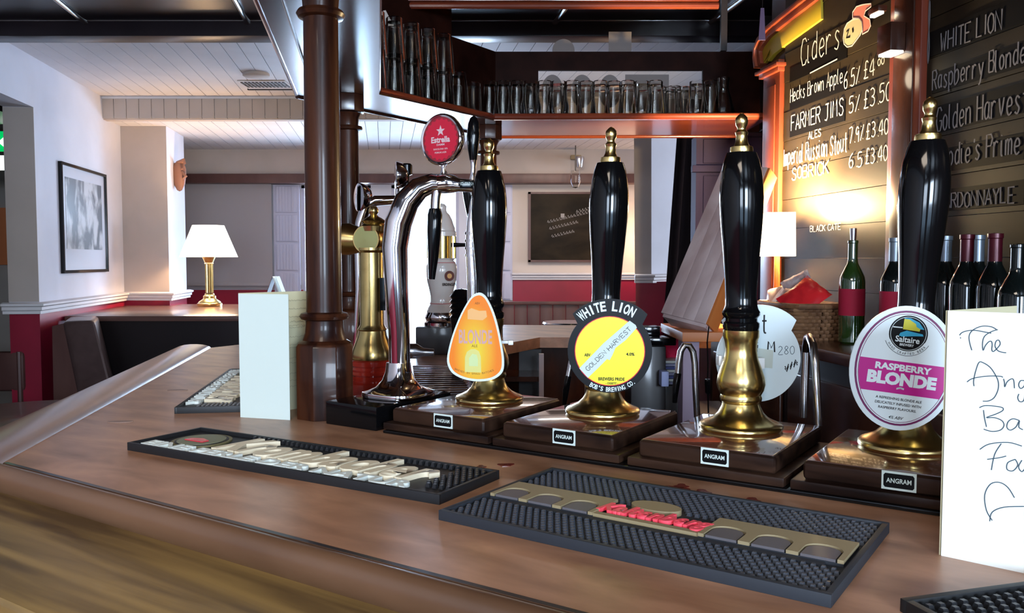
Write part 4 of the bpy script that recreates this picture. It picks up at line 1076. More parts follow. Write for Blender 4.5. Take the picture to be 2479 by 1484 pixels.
for s_, y_, w_ in (('A REFRESHING BLONDE ALE', -345, 460), ('DELICATELY INFUSED WITH', -398, 460), ('RASPBERRY FLAVOURS.', -450, 380)): text(b, s_, TT(0, y_, .001), w_ * k, 26 * k, .0002, .02)
text(b, '4% ABV', TT(0, -548, .001), 150 * k, 32 * k, .0002, .01, .3); b.obj('fine_print', M_clipb, cl)
LG = TT(0, 375, .001); kk = Matrix.Scale(k, 4)
MB().prism(circ(192, 40), 0, .0002 / k, LG @ kk).obj('logo_disc', M_clipb, cl)
b = MB(); b.prism(circ(178, 40), .0002 / k, .00025 / k, LG @ kk); b.obj('logo_ring', M_clipw, cl); MB().prism(circ(173, 40), .00025 / k, .0004 / k, LG @ kk).obj('logo_disc', M_clipb, cl)
MB().prism([(-60, 160), (0, 165), (90, 130), (150, 60), (40, 60), (-50, 130)], .0004 / k, .0005 / k, LG @ kk).obj('blue_print', M_blue, cl)
MB().prism([(-80, 0), (-20, 30), (140, 10), (150, -10), (60, -20), (-60, -40), (-90, -30)], .0004 / k, .0005 / k, LG @ kk).obj('blue_print', M_blue, cl)
MB().prism([(-60, 150), (-10, 150), (60, 110), (70, 80), (110, 60), (105, 35), (-60, 40)], .0005 / k, .0006 / k, LG @ kk).obj('lime_building_print', M_lime, cl)
b = MB(); text(b, 'Saltaire', LG @ T((0, -95 * k, .0005)), 240 * k, 62 * k, .0002, .02); text(b, 'BREWERY', LG @ T((0, -135 * k, .0005)), 140 * k, 26 * k, .0002, .02)
b.prism([(-160, 60), (-65, 62), (-65, 50), (-160, 48)], .0005 / k, .0006 / k, LG @ kk); b.obj('logo_lettering', M_clipw, cl)
rb = [(math.cos(a) * 235, math.sin(a) * 235) for a in [math.radians(205 + i * 130 / 16) for i in range(17)]] + [(math.cos(a) * 188, math.sin(a) * 188) for a in [math.radians(335 - i * 130 / 16) for i in range(17)]]
MB().prism([(p[0] * 1.02, p[1] * 1.02) for p in rb], .0001 / k, .0003 / k, LG @ kk).obj('ribbon_edge', M_clipb, cl)
MB().prism(rb, .0003 / k, .0005 / k, LG @ kk).obj('ribbon', M_clipw, cl)
b = MB(); arctext(b, 'HAND CRAFTED BEER', LG @ T((0, 0, .0005)), 226 * k, math.radians(212), math.radians(328), 24 * k, 17 * k, .0002, .01, True); b.obj('ribbon_lettering', M_clipb, cl)
MB().box((-.006, -.006, -.045), (.006, .006, -.0035), M4).obj('bracket_arm', M_plwhite, pumps[3], .001)

# --- swan neck spouts behind the pumps
def pxtube(name, par, pts, dep, m_, n=12, tag_=None):
    """pts: (px, py, radius px) at a depth"""
    w_ = [D(p[0], p[1], dep if len(p) < 4 else p[3]) for p in pts]
    return MB().tube(w_, [p[2] * (dep if len(p) < 4 else p[3]) / F_PX for p in pts], n).obj(name, m_, par)
pxtube('swan_neck', pumps[1], [(1688, 1010, 8), (1684, 940, 8), (1682, 880, 8), (1678, 852, 8), (1669, 837, 8), (1657, 836, 8), (1648, 850, 8), (1643, 880, 8), (1641, 905, 8)], 1.68, M_chromew)
pxtube('black_nozzle', pumps[1], [(1641, 903, 9), (1637, 930, 9), (1633, 975, 5.5)], 1.68, M_black)
pxtube('swan_neck', pumps[2], [(1982, 1030, 10, 1.44), (1978, 960, 10, 1.44), (1974, 880, 10, 1.44), (1968, 835, 10, 1.46), (1960, 816, 10, 1.50), (1955, 818, 10, 1.54), (1951, 850, 10, 1.57), (1948, 930, 10, 1.57), (1946, 1010, 10, 1.57)], 1.5, M_chromew)
pxtube('swan_neck', pumps[0], [(1424, 1000, 7), (1422, 940, 7), (1418, 880, 7), (1410, 850, 7), (1400, 840, 7), (1390, 850, 7), (1382, 880, 7), (1376, 912, 7)], 1.84, M_chromew)
pxtube('black_nozzle', pumps[0], [(1376, 910, 8), (1370, 945, 8), (1365, 985, 5)], 1.84, M_black)

# --- chrome swan font with the red round badge
def sqloft(b, prof, M, n=40, e=3.2):
    vs = []; fs = []
    for (r_, z) in prof:
        for i in range(n):
            a = 2 * PI * i / n; c_, s_ = math.cos(a), math.sin(a)
            ff = (abs(c_) ** e + abs(s_) ** e) ** (-1 / e); vs.append((r_ * ff * c_, r_ * ff * s_, z))
    for q_ in range(len(prof) - 1):
        for i in range(n):
            j = (i + 1) % n; fs.append((q_ * n + i, q_ * n + j, (q_ + 1) * n + j, (q_ + 1) * n + i))
    fs += [tuple(range(n))[::-1], tuple(range((len(prof) - 1) * n, len(prof) * n))]
    return b.add(vs, fs, M, True)
cf = UV(-.373, .625, 0)
tag(MB().box((-.085, -.125, 0), (.052, .11, .047), MU(V3((cf.x, cf.y, BZ)))).obj('font_plinth', M_black, None, .003), 'black plinth under the chrome swan font', 'plinth')
t = thing('beer_font', (cf.x, cf.y, TOP), 'chrome swan neck beer font with a round red badge', 'beer font')
sqloft(MB(), [(.066, 0), (.067, .004), (.066, .010), (.056, .013), (.042, .020), (.030, .034), (.024, .052), (.022, .07)], MU(V3((cf.x, cf.y, BZ + .048)))).obj('flared_base', M_chrome, t)
DF = cf.y - .0
pxtube('column', t, [(966, 985, 27), (968, 900, 26), (966, 800, 26), (960, 700, 28), (956, 600, 31), (964, 540, 33), (985, 487, 31), (1015, 455, 27), (1048, 443, 23), (1078, 444, 20)], DF, M_chrome, 24)
pxtube('tap_body', t, [(1060, 446, 22), (1078, 444, 24), (1098, 446, 21), (1112, 448, 16), (1165, 452, 15)], DF - .01, M_chrome, 20)
b = MB(); q = D(1113, 446, DF - .035); 
pl = MB().box((-.0, -.008, -.002), (.040, .008, .002), frame(q, X)).obj('name_strip', M_black, t, .001)
b = MB(); text(b, 'ICE COLD LAGER', frame(q + V3((.019, -.003, -.002)), X), .034, .006, .0003, .02); b.obj('lettering', M_cardw, pl)
pxtube('handle_stem', t, [(1143, 452, 11), (1144, 425, 6), (1146, 405, 6), (1146, 385, 9)], DF, M_chrome, 16)
pxtube('tap_handle', t, [(1146, 388, 9), (1145, 360, 13), (1146, 330, 16), (1147, 300, 14), (1147, 286, 9), (1147, 281, 3)], DF, M_black, 20)
pxtube('spout_neck', t, [(1060, 450, 13), (1055, 480, 12), (1053, 520, 12)], DF, M_chromew, 16)
pxtube('spout', t, [(1053, 505, 14), (1053, 520, 18), (1051, 560, 17), (1049, 620, 13), (1045, 676, 8)], DF, M_black, 16)
pxtube('badge_stem', t, [(1074, 430, 12), (1074, 410, 6), (1073, 395, 7)], DF, M_chrome, 12)
qb = D(1070, 338, DF - .01); Mbd = frame(qb, V3((.80, -.52, 0)))
MB().lathe([(0, -.028), (.030, -.026), (.046, -.016), (.0525, -.002), (.0525, .003), (.049, .006), (.0455, .005)], Mbd, n=44, cap=False).obj('badge_rim', M_chrome, t, ang=50)
bp = MB().lathe([(0, .0), (.047, .0), (.047, .004), (0, .0042)], Mbd, n=44, cap=False).obj('badge_field', mat('dark red print', (.30, .02, .03), .3), t)
bottlecap = [(.041 * (1 + .045 * math.cos(21 * a)) * math.cos(a), .041 * (1 + .045 * math.cos(21 * a)) * math.sin(a)) for a in [2 * PI * i / 126 for i in range(126)]]
MB().prism(bottlecap, .0042, .0046, Mbd).obj('badge_print', M_estr, bp)
star = [((.0115 if i % 2 == 0 else .0046) * math.cos(PI / 2 + i * PI / 5), .017 + (.0115 if i % 2 == 0 else .0046) * math.sin(PI / 2 + i * PI / 5)) for i in range(10)]
b = MB(); b.prism(star, .0046, .0049, Mbd); text(b, 'Estrella', Mbd @ T((0, -.006, .0046)), .048, .0115, .0003, .035)
text(b, 'DAMM', Mbd @ T((0, -.0125, .0046)), .02, .004, .0003, .02); text(b, 'BARCELONA 1876', Mbd @ T((0, -.021, .0046)), .036, .0034, .0003, .01); text(b, 'PREMIUM LAGER', Mbd @ T((0, -.028, .0046)), .030, .0034, .0003, .01)
b.obj('badge_lettering', M_badge, bp)

# --- brass T font on its red-brown drum, lamp reflections put into the red
d = 2.1; s = d / F_PX; bx = D(902, 900, d).x
zz = lambda py, dd=2.1: D(902, py, dd).z
t = thing('beer_font', (bx, d, BZ), 'brass T shaped beer font on a red drum with reflections in its colour', 'beer font')
MT = T((bx, d, 0))
MB().lathe([(.058, BZ), (.060, BZ + .01), (.060, zz(925)), (.052, zz(918)), (.052, zz(908)), (.057, zz(903)), (.057, zz(896)), (.052, zz(892)), (.052, zz(886)), (.056, zz(882)), (.056, zz(872)), (.050, zz(868))], MT, n=40).obj('red_reflection_drum', M_redcup, t)
MB().lathe([(.051, zz(868)), (.052, zz(862)), (.050, zz(848)), (.044, zz(832)), (.036, zz(812)), (.034, zz(800)), (.036, zz(797)), (.034, zz(793)), (.0295, zz(785)), (.0295, zz(612)), (.034, zz(606)), (.034, zz(600))], MT, n=40).obj('brass_column', M_brass, t)
q = D(895, 580, d); 
MB().tube([q + V3((.02, .02, 0)), q + V3((-.03, .03, 0)), q + V3((-.055, .035, .002)), q + V3((-.12, .05, .002))], [.030, .032, .040, .040], 28).obj('brass_arm', M_brass, t)
Mq = frame(q, V3((1, -.25, 0)))
MB().lathe([(.036, -.05), (.037, .010), (.0365, .020), (.034, .024), (.0325, .024)], Mq, n=36, cap=True).obj('brass_joint', M_brass, t)
MB().lathe([(0, .0255), (.0315, .0245), (.0325, .020)], Mq, n=36, cap=False).obj('end_disc', M_brassd, t)
MB().lathe([(.030, zz(560)), (.032, zz(548)), (.026, zz(541)), (.030, zz(535)), (.020, zz(528)), (.012, zz(524)), (.008, zz(520)), (.012, zz(515)), (.0125, zz(508)), (.008, zz(500)), (0, zz(498))], T((bx + .006, d, 0)), n=28).obj('brass_finial', M_brass, t)
MB().box((D(924, 700, d).x, d - .03, zz(750)), (D(936, 700, d).x, d - .02, zz(672))).obj('black_label', M_black, t)

# --- chrome font behind it with badges seen edge on
d = 2.35
t = thing('beer_font', D(866, 880, d).xy.to_3d() + V3((0, 0, BZ)), 'chrome beer font behind the brass one, its round badges edge on', 'beer font')
pxtube('column', t, [(868, 888, 9), (860, 850, 7), (866, 780, 8), (870, 700, 9), (868, 600, 10), (872, 540, 12), (886, 500, 14), (910, 486, 13), (955, 484, 11), (1000, 490, 9)], d, M_chrome, 18)
def sideb(px, py, r_, ry, name, yaw, d_=2.35):
    M = frame(D(px, py, d_), V3((math.cos(yaw), math.sin(yaw), 0)))
    return MB().lathe([(0, -.030), (r_ * .62, -.026), (r_ * .9, -.014), (r_, 0), (r_, .004), (r_ * .9, .006), (0, .005)], M, n=32, cap=False).obj(name, M_chrome, t)
sideb(872, 478, .040, 0, 'round_badge', -1.05); sideb(962, 425, .038, 0, 'round_badge', -1.35)
pxtube('badge_stem', t, [(962, 484, 6), (962, 455, 5)], d, M_chrome); pxtube('black_tap_knob', t, [(984, 484, 5), (985, 425, 6), (985, 422, 13), (985, 400, 13), (985, 396, 9)], d, M_black, 16)
pxtube('badge_stem', t, [(884, 505, 8), (880, 560, 8), (868, 590, 7)], d, M_chrome)

# --- porcelain font
d = 3.02; px0 = 1069; zc_ = lambda py: D(px0, py, d).z; s = d / F_PX
fx = D(px0, 700, d).x
tag(MB().box((fx - .085, d - .075, BZ), (fx + .085, d + .07, zc_(788) - .0005)).obj('font_plinth', M_dark, None, .004), 'dark block under the white porcelain font', 'plinth')
t = thing('beer_font', (fx, d, zc_(788)), 'white porcelain beer font with gilt gallery and red lines', 'beer font')
Mf = T((fx, d, 0))
pr_ = lambda L: [(r_ * s, zc_(y_)) for (r_, y_) in L]
MB().lathe(pr_([(42, 788), (42, 780), (38, 776), (40, 770), (40, 764), (37, 758), (36, 755)]), Mf, n=36).obj('chrome_foot', M_chrome, t)
MB().lathe(pr_([(37, 755), (33, 745), (29, 738), (27, 728), (27, 715), (30, 700), (35, 680), (37, 660), (37, 645), (34, 636), (29, 630), (34, 625)]), Mf, n=36).obj('porcelain_body', M_porc, t)
MB().lathe(pr_([(27, 626), (27, 572)]), Mf, n=30).obj('gilt_gallery', M_brass, t)
for i in range(8):
    a = 2 * PI * i / 8; MB().tube([(fx + 33 * s * math.cos(a), d + 33 * s * math.sin(a), zc_(626)), (fx + 33 * s * math.cos(a), d + 33 * s * math.sin(a), zc_(570))], .0035, 8).obj('gilt_column', M_brass, t)
MB().lathe(pr_([(36, 572), (36, 562), (33, 558), (33, 552), (30, 545), (26, 532), (20, 520), (14, 514), (12, 508), (13, 500), (8, 494), (0, 492)]), Mf, n=36).obj('porcelain_dome', M_porc, t)
for py in (740, 734, 636): MB().lathe([(29.6 * s if py > 700 else 34.8 * s, zc_(py) - .0008), (29.8 * s if py > 700 else 35 * s, zc_(py)), (29.6 * s if py > 700 else 34.8 * s, zc_(py) + .0008)], Mf, n=36, cap=False).obj('red_line', M_estr, t)
Ml = frame(D(1088, 668, d - .052), V3((.9, .43, 0)))
MB().prism(circ(.018, 28), 0, .001, Ml).obj('badge_print', mat('brown badge', (.16, .05, .04), .5), t); MB().prism(circ(.009, 20), .001, .0015, Ml).obj('badge_print', M_pale, t)
b = MB(); text(b, 'ERDINGER', Ml @ T((0, -.034, .0)), .052, .009, .0004, .03); b.obj('lettering', M_inkb, t)
pxtube('tap_lever', t, [(1098, 593, 6), (1110, 593, 5), (1135, 593, 4)], d, M_black)

# --- second chrome pipe font left of the first hand pump, dark knobbly tap
d = 2.05
t = thing('beer_font', D(1146, 900, d).xy.to_3d() + V3((0, 0, BZ)), 'slim chrome pipe font just left of the first pump handle', 'beer font')
pxtube('pipe', t, [(1146, 948, 16), (1146, 800, 14), (1145, 700, 14), (1141, 630, 13), (1139, 590, 12), (1140, 540, 10), (1146, 490, 9), (1156, 450, 8)], d, M_chrome, 20)
for py in (565, 583, 601, 618): MB().tube([D(1140, py + 3, d), D(1140, py - 3, d)], .0155, 20).obj('collar', M_chrome, t)
pxtube('black_head', t, [(1150, 560, 8), (1145, 520, 15), (1140, 480, 18), (1137, 460, 18)], d + .02, M_black, 16)
d = 2.6
q = D(1117, 760, d)
t = thing('knobbly_tap', (q.x, q.y, BZ), 'dark knobbly tap behind the orange clip', 'tap')
MB().lathe([(.03, BZ), (.03, q.z - .06), (.034, q.z - .02)] + [(.036 - (.006 if i % 2 else 0), q.z - .01 + i * .008) for i in range(10)] + [(.02, q.z + .075), (0, q.z + .078)], T((q.x, q.y, 0)), n=18).obj('body', M_black, t)

# --- slatted drip tray and nozzle
cts = [P(1010, 960, BZ + .02), P(1152, 955, BZ + .02), P(1092, 886, BZ + .02), P(1000, 884, BZ + .02)]
t = thing('drip_tray', (sum(p.x for p in cts) / 4, sum(p.y for p in cts) / 4, BZ), 'slatted chrome drip tray behind the chrome font', 'drip tray')
MB().prism([(p.x, p.y) for p in cts], BZ, BZ + .012).obj('tray', M_chromew, t, .001)
for i in range(15):
    f0 = (i + .5) / 15
    a = cts[0].lerp(cts[3], f0); c = cts[1].lerp(cts[2], f0); a.z = c.z = BZ + .018
    MB().tube([a, c], .006, 8, flat=.6).obj('slat', M_chrome, t)
q = D(1025, 850, 2.4)
t = thing('tap_nozzle', (q.x - .04, q.y, q.z - .02), 'short steel nozzle lying beyond the drip tray', 'nozzle')
MB().tube([q + V3((-.06, 0, 0)), q + V3((-.02, 0, 0)), q + V3((0, 0, -.003)), q + V3((.03, 0, -.004))], [.022, .022, .012, .010], 16).obj('nozzle', M_chromew, t)
MB().tube([q + V3((-.06, .0, 0)), V3((q.x - .06, q.y, BZ))], .010, 10).obj('stand', M_black, t)

# ================================================================== BAR MATS AND CARDS
def runner(o, ux, length, width, th, rim, m_rub, m_rim, lab, grp=None):
    M = Matrix.Identity(4); vy = Z.cross(ux)
    for i in range(3): M[i][0], M[i][1], M[i][2], M[i][3] = ux[i], vy[i], Z[i], o[i]
    t = thing('bar_mat', o + ux * length / 2 + vy * width / 2, lab, 'bar mat', grp)
    MB().box((rim * .4, rim * .4, 0), (length - rim * .4, width - rim * .4, th * .55), M).obj('base', m_rub, t)
    b = MB(); b.box((0, 0, 0), (length, rim, th), M); b.box((0, width - rim, 0), (length, width, th), M); b.box((0, rim, 0), (rim, width - rim, th), M); b.box((length - rim, rim, 0), (length, width - rim, th), M)
    b.obj('rim', m_rim, t, .0008); return t, M
def studs(t, M, x0, x1, y0, y1, z, m_, sp=.0105, r_=.0030, h=.0045, skip=None):
    b = MB(); j = 0; y = y0
    while y < y1:
        x = x0 + (sp / 2 if j % 2 else 0)
        while x < x1:
            if not (skip and skip(x, y)):
                b.taper(r_, r_, r_ * .6, r_ * .6, z, z + h, M @ T((x, y, 0)))
            x += sp
        y += sp * .8; j += 1
    tag(b.obj('rubber_studs', m_, t), kind='stuff')

def krom(o, ux, lab):
    L, Wd, th = .66, .158, .014
    t, M = runner(o, ux, L, Wd, th, .006, M_rub, M_rub, lab)
    ems = MB().prism(circ(.052, 32, cx=.085, cy=.088, ry=.052), th * .55, th * .75, M).obj('emblem', mat('olive rubber', (.17, .15, .07), .6), t)
    MB().prism(circ(.046, 32, cx=.085, cy=.088, ry=.046), th * .75, th * .80, M).obj('emblem_ring', M_rub, ems)
    MB().prism(circ(.042, 32, cx=.085, cy=.088, ry=.042), th * .80, th * .86, M).obj('emblem_field', mat('grey green rubber', (.20, .21, .13), .6), ems)
    MB().prism([(.062, .070), (.108, .070), (.108, .084), (.085, .092), (.062, .084)], th * .86, th * .95, M).obj('emblem_crest', M_estr, ems)
    b = MB(); text(b, 'Krombacher', M @ T((.378, .046, th * .55)), .43, .088, .0075, .03, .25); b.obj('raised_lettering', M_letter, t)
    b = MB(); text(b, 'EINE PERLE DER NATUR', M @ T((.310, .010, th * .55)), .57, .028, .0065, .03); b.obj('raised_lettering', M_letterw, t)
    studs(t, M, .15, L - .010, .045, Wd - .010, th * .55, M_stud, .0115, .0036, .006, lambda x, y: x < .60 and y < .140)
    return t, M
mo = P(308, 1090, BZ); me_ = P(1058, 1222, BZ); ux = (me_ - mo).normalized()
krom(mo, ux, 'black rubber bar mat with big raised cream lettering, left of centre')
mo = P(422, 1002, BZ)
# the second one runs along the left lip, read from the left side
L_, W_ = .66, .158
krom(mo + R * .66, -R, 'black rubber bar mat with cream lettering lying along the left side of the bar')

mo = P(1075, 1276, BZ); me_ = P(2020, 1482, BZ); L = .482; Wd = .272; th = .013; ux = V3((.822, -.569, 0)).normalized(); mo = V3((.182, 1.0355, BZ)) - ux * L / 2 - Z.cross(ux) * Wd / 2
t, M = runner(mo, ux, L, Wd, th, .007, M_rub2, M_rub2, 'wide blue grey rubber bar mat with red lettering and arch shapes')
z0 = th * .55
ys, ye = .098, .168
MB().box((.03, .086, z0), (L - .03, .096, z0 + .003), M).obj('divider', M_rub2, t)
def arch_panel(xa, xb, arcs):
    MB().prism([(xa, ys), (xb, ys), (xb, ye), (xa, ye)], z0, z0 + .0035, M).obj('panel_bed', M_rub2, t)
    n = arcs; wd = (xb - xa) / n; pts = [(xa, ye), (xa, ys)]
    for i in range(n):
        cx_ = xa + wd * (i + .5); r_ = wd * .38
        pts.append((cx_ - r_, ys))
        pts += [(cx_ - r_ * math.cos(a), ys + .026 + r_ * .8 * math.sin(a)) for a in [PI * j / 12 for j in range(13)]]
        pts.append((cx_ + r_, ys))
    pts += [(xb, ys), (xb, ye)]
    MB().prism(pts[::-1], z0 + .0035, z0 + .0075, M).obj('beige_arcade', M_beigerub, t)
    for i in range(n):
        cx_ = xa + wd * (i + .5); r_ = wd * .34
        p_ = [(cx_ - r_, ys + .001)] + [(cx_ - r_ * math.cos(a), ys + .024 + r_ * .8 * math.sin(a)) for a in [PI * j / 12 for j in range(13)]] + [(cx_ + r_, ys + .001)]
        MB().prism(p_[::-1], z0 + .0035, z0 + .0065, M).obj('grey_arch', M_greyrub, t)
arch_panel(.010, .168, 3); arch_panel(.308, .470, 3)
MB().box((.168, .100, z0), (.308, .110, z0 + .006), M).obj('beige_bar', M_beigerub, t)
MB().prism([(.222 + .034 * math.cos(a), .170 + .020 * math.sin(a)) for a in [2 * PI * j / 24 for j in range(24)]], z0, z0 + .007, M).obj('beige_oval', M_beigerub, t)
b = MB(); text(b, 'Kaltenberg', M @ T((.238, .117, z0 + .003)), .148, .032, .005, .03, .2); b.obj('red_raised_lettering', M_pinkred, t)
b = MB(); text(b, 'ROYAL BAVARIAN BEER', M @ T((.238, .1025, z0 + .006)), .13, .004, .0004, .01); b.obj('bar_lettering', mat('worn gilt', (.30, .26, .16), .6), t)
studs(t, M, .013, L - .012, .176, Wd - .012, z0, M_stud2, skip=lambda x, y: (x - .222) ** 2 / .038 ** 2 + (y - .17) ** 2 / .024 ** 2 < 1)
studs(t, M, .013, L - .012, .013, .084, z0, M_stud2)
# corner of another mat bottom right
mo = P(2178, 1480, BZ); me_ = P(2479, 1438, BZ); ux = (me_ - mo).normalized()
t, M = runner(mo - Z.cross(ux) * .16, ux, .50, .16, .013, .008, M_rub, M_rub, 'black rubber mat cut by the bottom right corner of the picture')
studs(t, M, .015, .49, .015, .15, .007, M_stud, .013, .004, .006)

# --- cards
def card_leaf(p0, p1, h, th=.0012):
    d_ = (p1 - p0); n_ = V3((d_.y, -d_.x, 0)).normalized() * th
    vs = [p0, p1, p1 + Z * h, p0 + Z * h]; vs += [v - n_ for v in vs]
    return MB().add(vs, [(0, 1, 2, 3), (4, 7, 6, 5), (0, 4, 5, 1), (1, 5, 6, 2), (2, 6, 7, 3), (3, 7, 4, 0)])
pL = P(582, 1010, BZ); pR = P(702, 1017, BZ); hC = D(573, 711, pL.y).z - BZ
t = thing('menu_card', pL.lerp(pR, .5), 'tall blank-fronted cream menu card left of the nearest post', 'card')
card_leaf(pL, pR, hC).obj('front_leaf', M_cardw, t)
pb2 = P(716, 990, BZ); dirb = (pb2 - pL).normalized(); pE = pL + dirb * .21
bk = card_leaf(pL + V3((0, .002, 0)), pE, hC * 1.005).obj('rear_leaf', M_cardc, t)
Mk = frame(pL, dirb); random.seed(9); b = MB()
for i, zf in enumerate((.93, .86, .79, .75, .715, .70, .62, .555, .53, .44, .40, .31, .25, .20)):
    x_ = .112 + random.uniform(0, .012); pts = []
    while x_ < .20:
        pts.append((x_, zf * hC + random.uniform(-.0016, .0016))); x_ += .0022
    b.ribbon(pts, .0006, Mk @ T((0, 0, .0008)))
b.obj('handwriting', M_faint, bk)

pL = P(2278, 1345, BZ); pR = P(2479, 1388, BZ); dirf = (pR - pL).normalized(); pE = pL + dirf * .15; hC = D(2281, 752, pL.y).z - BZ
t = thing('menu_card', pL.lerp(pE, .5), 'large white folded menu card with pen handwriting at the right edge', 'card')
fr_ = card_leaf(pL, pE, hC).obj('front_leaf', M_paper, t)
tr = D(2462, 741, 1.03); dirr = V3((tr.x - pL.x, tr.y - pL.y, 0)).normalized()
card_leaf(pL + V3((0, .002, 0)), pL + dirr * V3((tr.x - pL.x, tr.y - pL.y)).length, hC).obj('rear_leaf', M_cardc, t)
nf = V3((dirf.y, -dirf.x, 0)); Mf = frame(pL, dirf); Mi = Mf.inverted()
def cardpts(pts, full=False):
    out = []
    for p in pts:
        px, py = (p if full else (2040 + p[0] / 4.364, 720 + p[1] / 4.364)); l = Mi @ onpl(px, py, pL + nf * .0004, nf); out.append((l.x, l.y))
    return smooth_pts(out, 4)
b = MB()
for st in ([(1242, 424), (1246, 428), (1243, 432)], [(1235, 400), (1260, 372), (1320, 352), (1400, 348), (1500, 365), (1570, 378)],
           [(1625, 338), (1570, 310), (1480, 303), (1400, 330), (1352, 370), (1335, 420), (1345, 490), (1365, 558)],
           [(1640, 340), (1570, 362), (1500, 410), (1478, 480), (1484, 560), (1506, 512), (1545, 468), (1572, 465), (1580, 500), (1576, 550), (1592, 572), (1640, 530), (1665, 490), (1650, 452), (1622, 462), (1610, 515), (1640, 562), (1690, 580), (1728, 585)],
           [(1388, 938), (1384, 880), (1405, 780), (1440, 688), (1485, 690), (1560, 740), (1620, 830), (1646, 900), (1640, 980), (1600, 1060), (1540, 1094), (1480, 1096)],
           [(1314, 893), (1360, 862), (1440, 842), (1560, 830), (1670, 834), (1692, 846)],
           [(1700, 860), (1710, 900), (1712, 946), (1738, 892), (1785, 860), (1808, 878), (1815, 960)],
           [(1925, 880), (1880, 880), (1860, 925), (1880, 962), (1915, 940), (1935, 890), (1930, 1000), (1912, 1090), (1870, 1100), (1850, 1060), (1862, 1020)],
           [(1488, 1190), (1500, 1280), (1520, 1368)], [(1444, 1165), (1500, 1144), (1600, 1148), (1688, 1165), (1690, 1196), (1620, 1232), (1518, 1270), (1600, 1270), (1680, 1300), (1705, 1350), (1670, 1400), (1580, 1416), (1490, 1392)],
           [(1866, 1300), (1800, 1282), (1750, 1312), (1735, 1370), (1770, 1402), (1830, 1370), (1868, 1300), (1862, 1370), (1905, 1398)]):
    b.ribbon(cardpts(st), .00095, Mf @ T((0, 0, .0002)), .0002)
for st in ([(2372, 1088), (2395, 1075), (2440, 1071), (2474, 1080)], [(2424, 1074), (2408, 1100), (2400, 1138)], [(2390, 1112), (2420, 1108), (2436, 1104)],
           [(2458, 1112), (2440, 1120), (2438, 1136), (2452, 1140), (2464, 1126), (2458, 1112)], [(2474, 1114), (2466, 1130), (2474, 1142), (2484, 1130)],
           [(2456, 1205), (2440, 1180), (2420, 1168), (2398, 1172), (2384, 1198), (2388, 1235), (2402, 1260)], [(2396, 1262), (2402, 1240), (2430, 1228), (2479, 1226)]):
    b.ribbon(cardpts(st, True), .00095, Mf @ T((0, 0, .0002)), .0002)
b.obj('handwriting', M_ink, fr_)

# ================================================================== STAFF SIDE AND THE LEANING BOARD
bl, br_, tl = D(1600, 756, 2.85), D(1708, 784, 2.68), D(1738, 430, 3.10)
e1 = br_ - bl; e2 = (tl - bl) * 1.10; nn = e1.cross(e2).normalized(); nn = -nn if nn.y < 0 else nn
t = thing('leaning_box', (bl + br_) / 2, 'greyed pine box lid leaning up behind the third pump, side coloured as orange lit', 'box')
Mlb = Matrix.Identity(4)
for i in range(3): Mlb[i][0], Mlb[i][1], Mlb[i][2], Mlb[i][3] = e1.normalized()[i], e2[i] / e2.length, nn[i], bl[i]
nb = 4; w1 = e1.length / nb
for i in range(nb): MB().box((i * w1 + .0006, 0, 0), ((i + 1) * w1 - .0006, e2.length, .014), Mlb).obj('plank', M_wood, t, .0008)
MB().box((e1.length - .004, .001, .002), (e1.length + .010, e2.length, .055), Mlb).obj('side_board', M_pine, t, .001)
MB().box((.01, -.012, .004), (e1.length, .0, .06), Mlb).obj('end_board', M_wood, t, .001)
MB().box((.0, .001, .0145), (.012, e2.length, .055), Mlb).obj('side_board', M_wood, t, .001)
# shelf it stands on with post, cloth, papers
q0, q1 = D(1612, 792, 2.85), D(1765, 745, 2.75)
zt = D(1660, 796, 2.80).z
t = thing('side_shelf', (.62, 2.85, 0), 'narrow shelf unit with a pale purple post behind the second and third pumps', 'shelf')
MB().box((D(1640, 0, 2.8).x, 2.66, zt - .03), (D(1800, 0, 2.8).x, 3.05, zt)).obj('shelf_board', M_pine, t, .002)
MB().box((D(1660, 0, 2.72).x, 2.70, 0), (D(1700, 0, 2.72).x, 2.78, zt - .03)).obj('post', mat('pale purple post', (.24, .17, .24), .5), t, .002)
for zb in (.62, .88): MB().box((D(1700, 0, 2.8).x, 2.78, zb), (D(1800, 0, 2.8).x, 3.05, zb + .02)).obj('shelf_board', M_dark, t)
t = thing('power_cable', D(1712, 900, 2.66), 'black cable with an inline switch hanging behind the third pump', 'cable')
pxtube('cable', t, [(1716, 790, 1.8), (1712, 830, 1.8), (1714, 880, 1.8), (1713, 920, 1.8), (1715, 1000, 1.8)], 2.66, M_black, 6)
pxtube('switch', t, [(1713, 918, 6), (1713, 922, 7), (1714, 950, 7), (1714, 954, 5)], 2.65, M_black, 8)
b = MB(); q = D(1630, 870, 3.05); 
pts = []
for j in range(9):
    for i in range(9):
        x_ = (i / 8 - .5) * .11 * (1 + j * .05); pts.append((q.x + x_ + .008 * math.sin(j), q.y + .02 * math.sin(i * 2.3) + .01 * math.cos(j * 1.7 + i), q.z + .115 - j * .0135))
b.add(pts, [(j * 9 + i, j * 9 + i + 1, (j + 1) * 9 + i + 1, (j + 1) * 9 + i) for j in range(8) for i in range(8)], None, True)
tag(b.obj('red_cloth', M_redcl), 'crumpled bright red cloth under the leaning box', 'cloth')
t = thing('paper_stack', D(1635, 925, 3.0), 'stack of blue and white folded papers below the red cloth', 'papers')
for i in range(8):
    q = D(1632 + 3 * math.sin(i * 2), 925 - i * 7.2, 3.0); MB().box((q.x - .044 - .004 * math.sin(i), q.y - .06, q.z), (q.x + .046, q.y + .05, q.z + .0085)).obj('folded_sheet', (M_bluep, M_clipw, mat('blue paper', (.10, .14, .42), .7))[i % 3], t, .001)
b = D(1632, 926, 3.0)
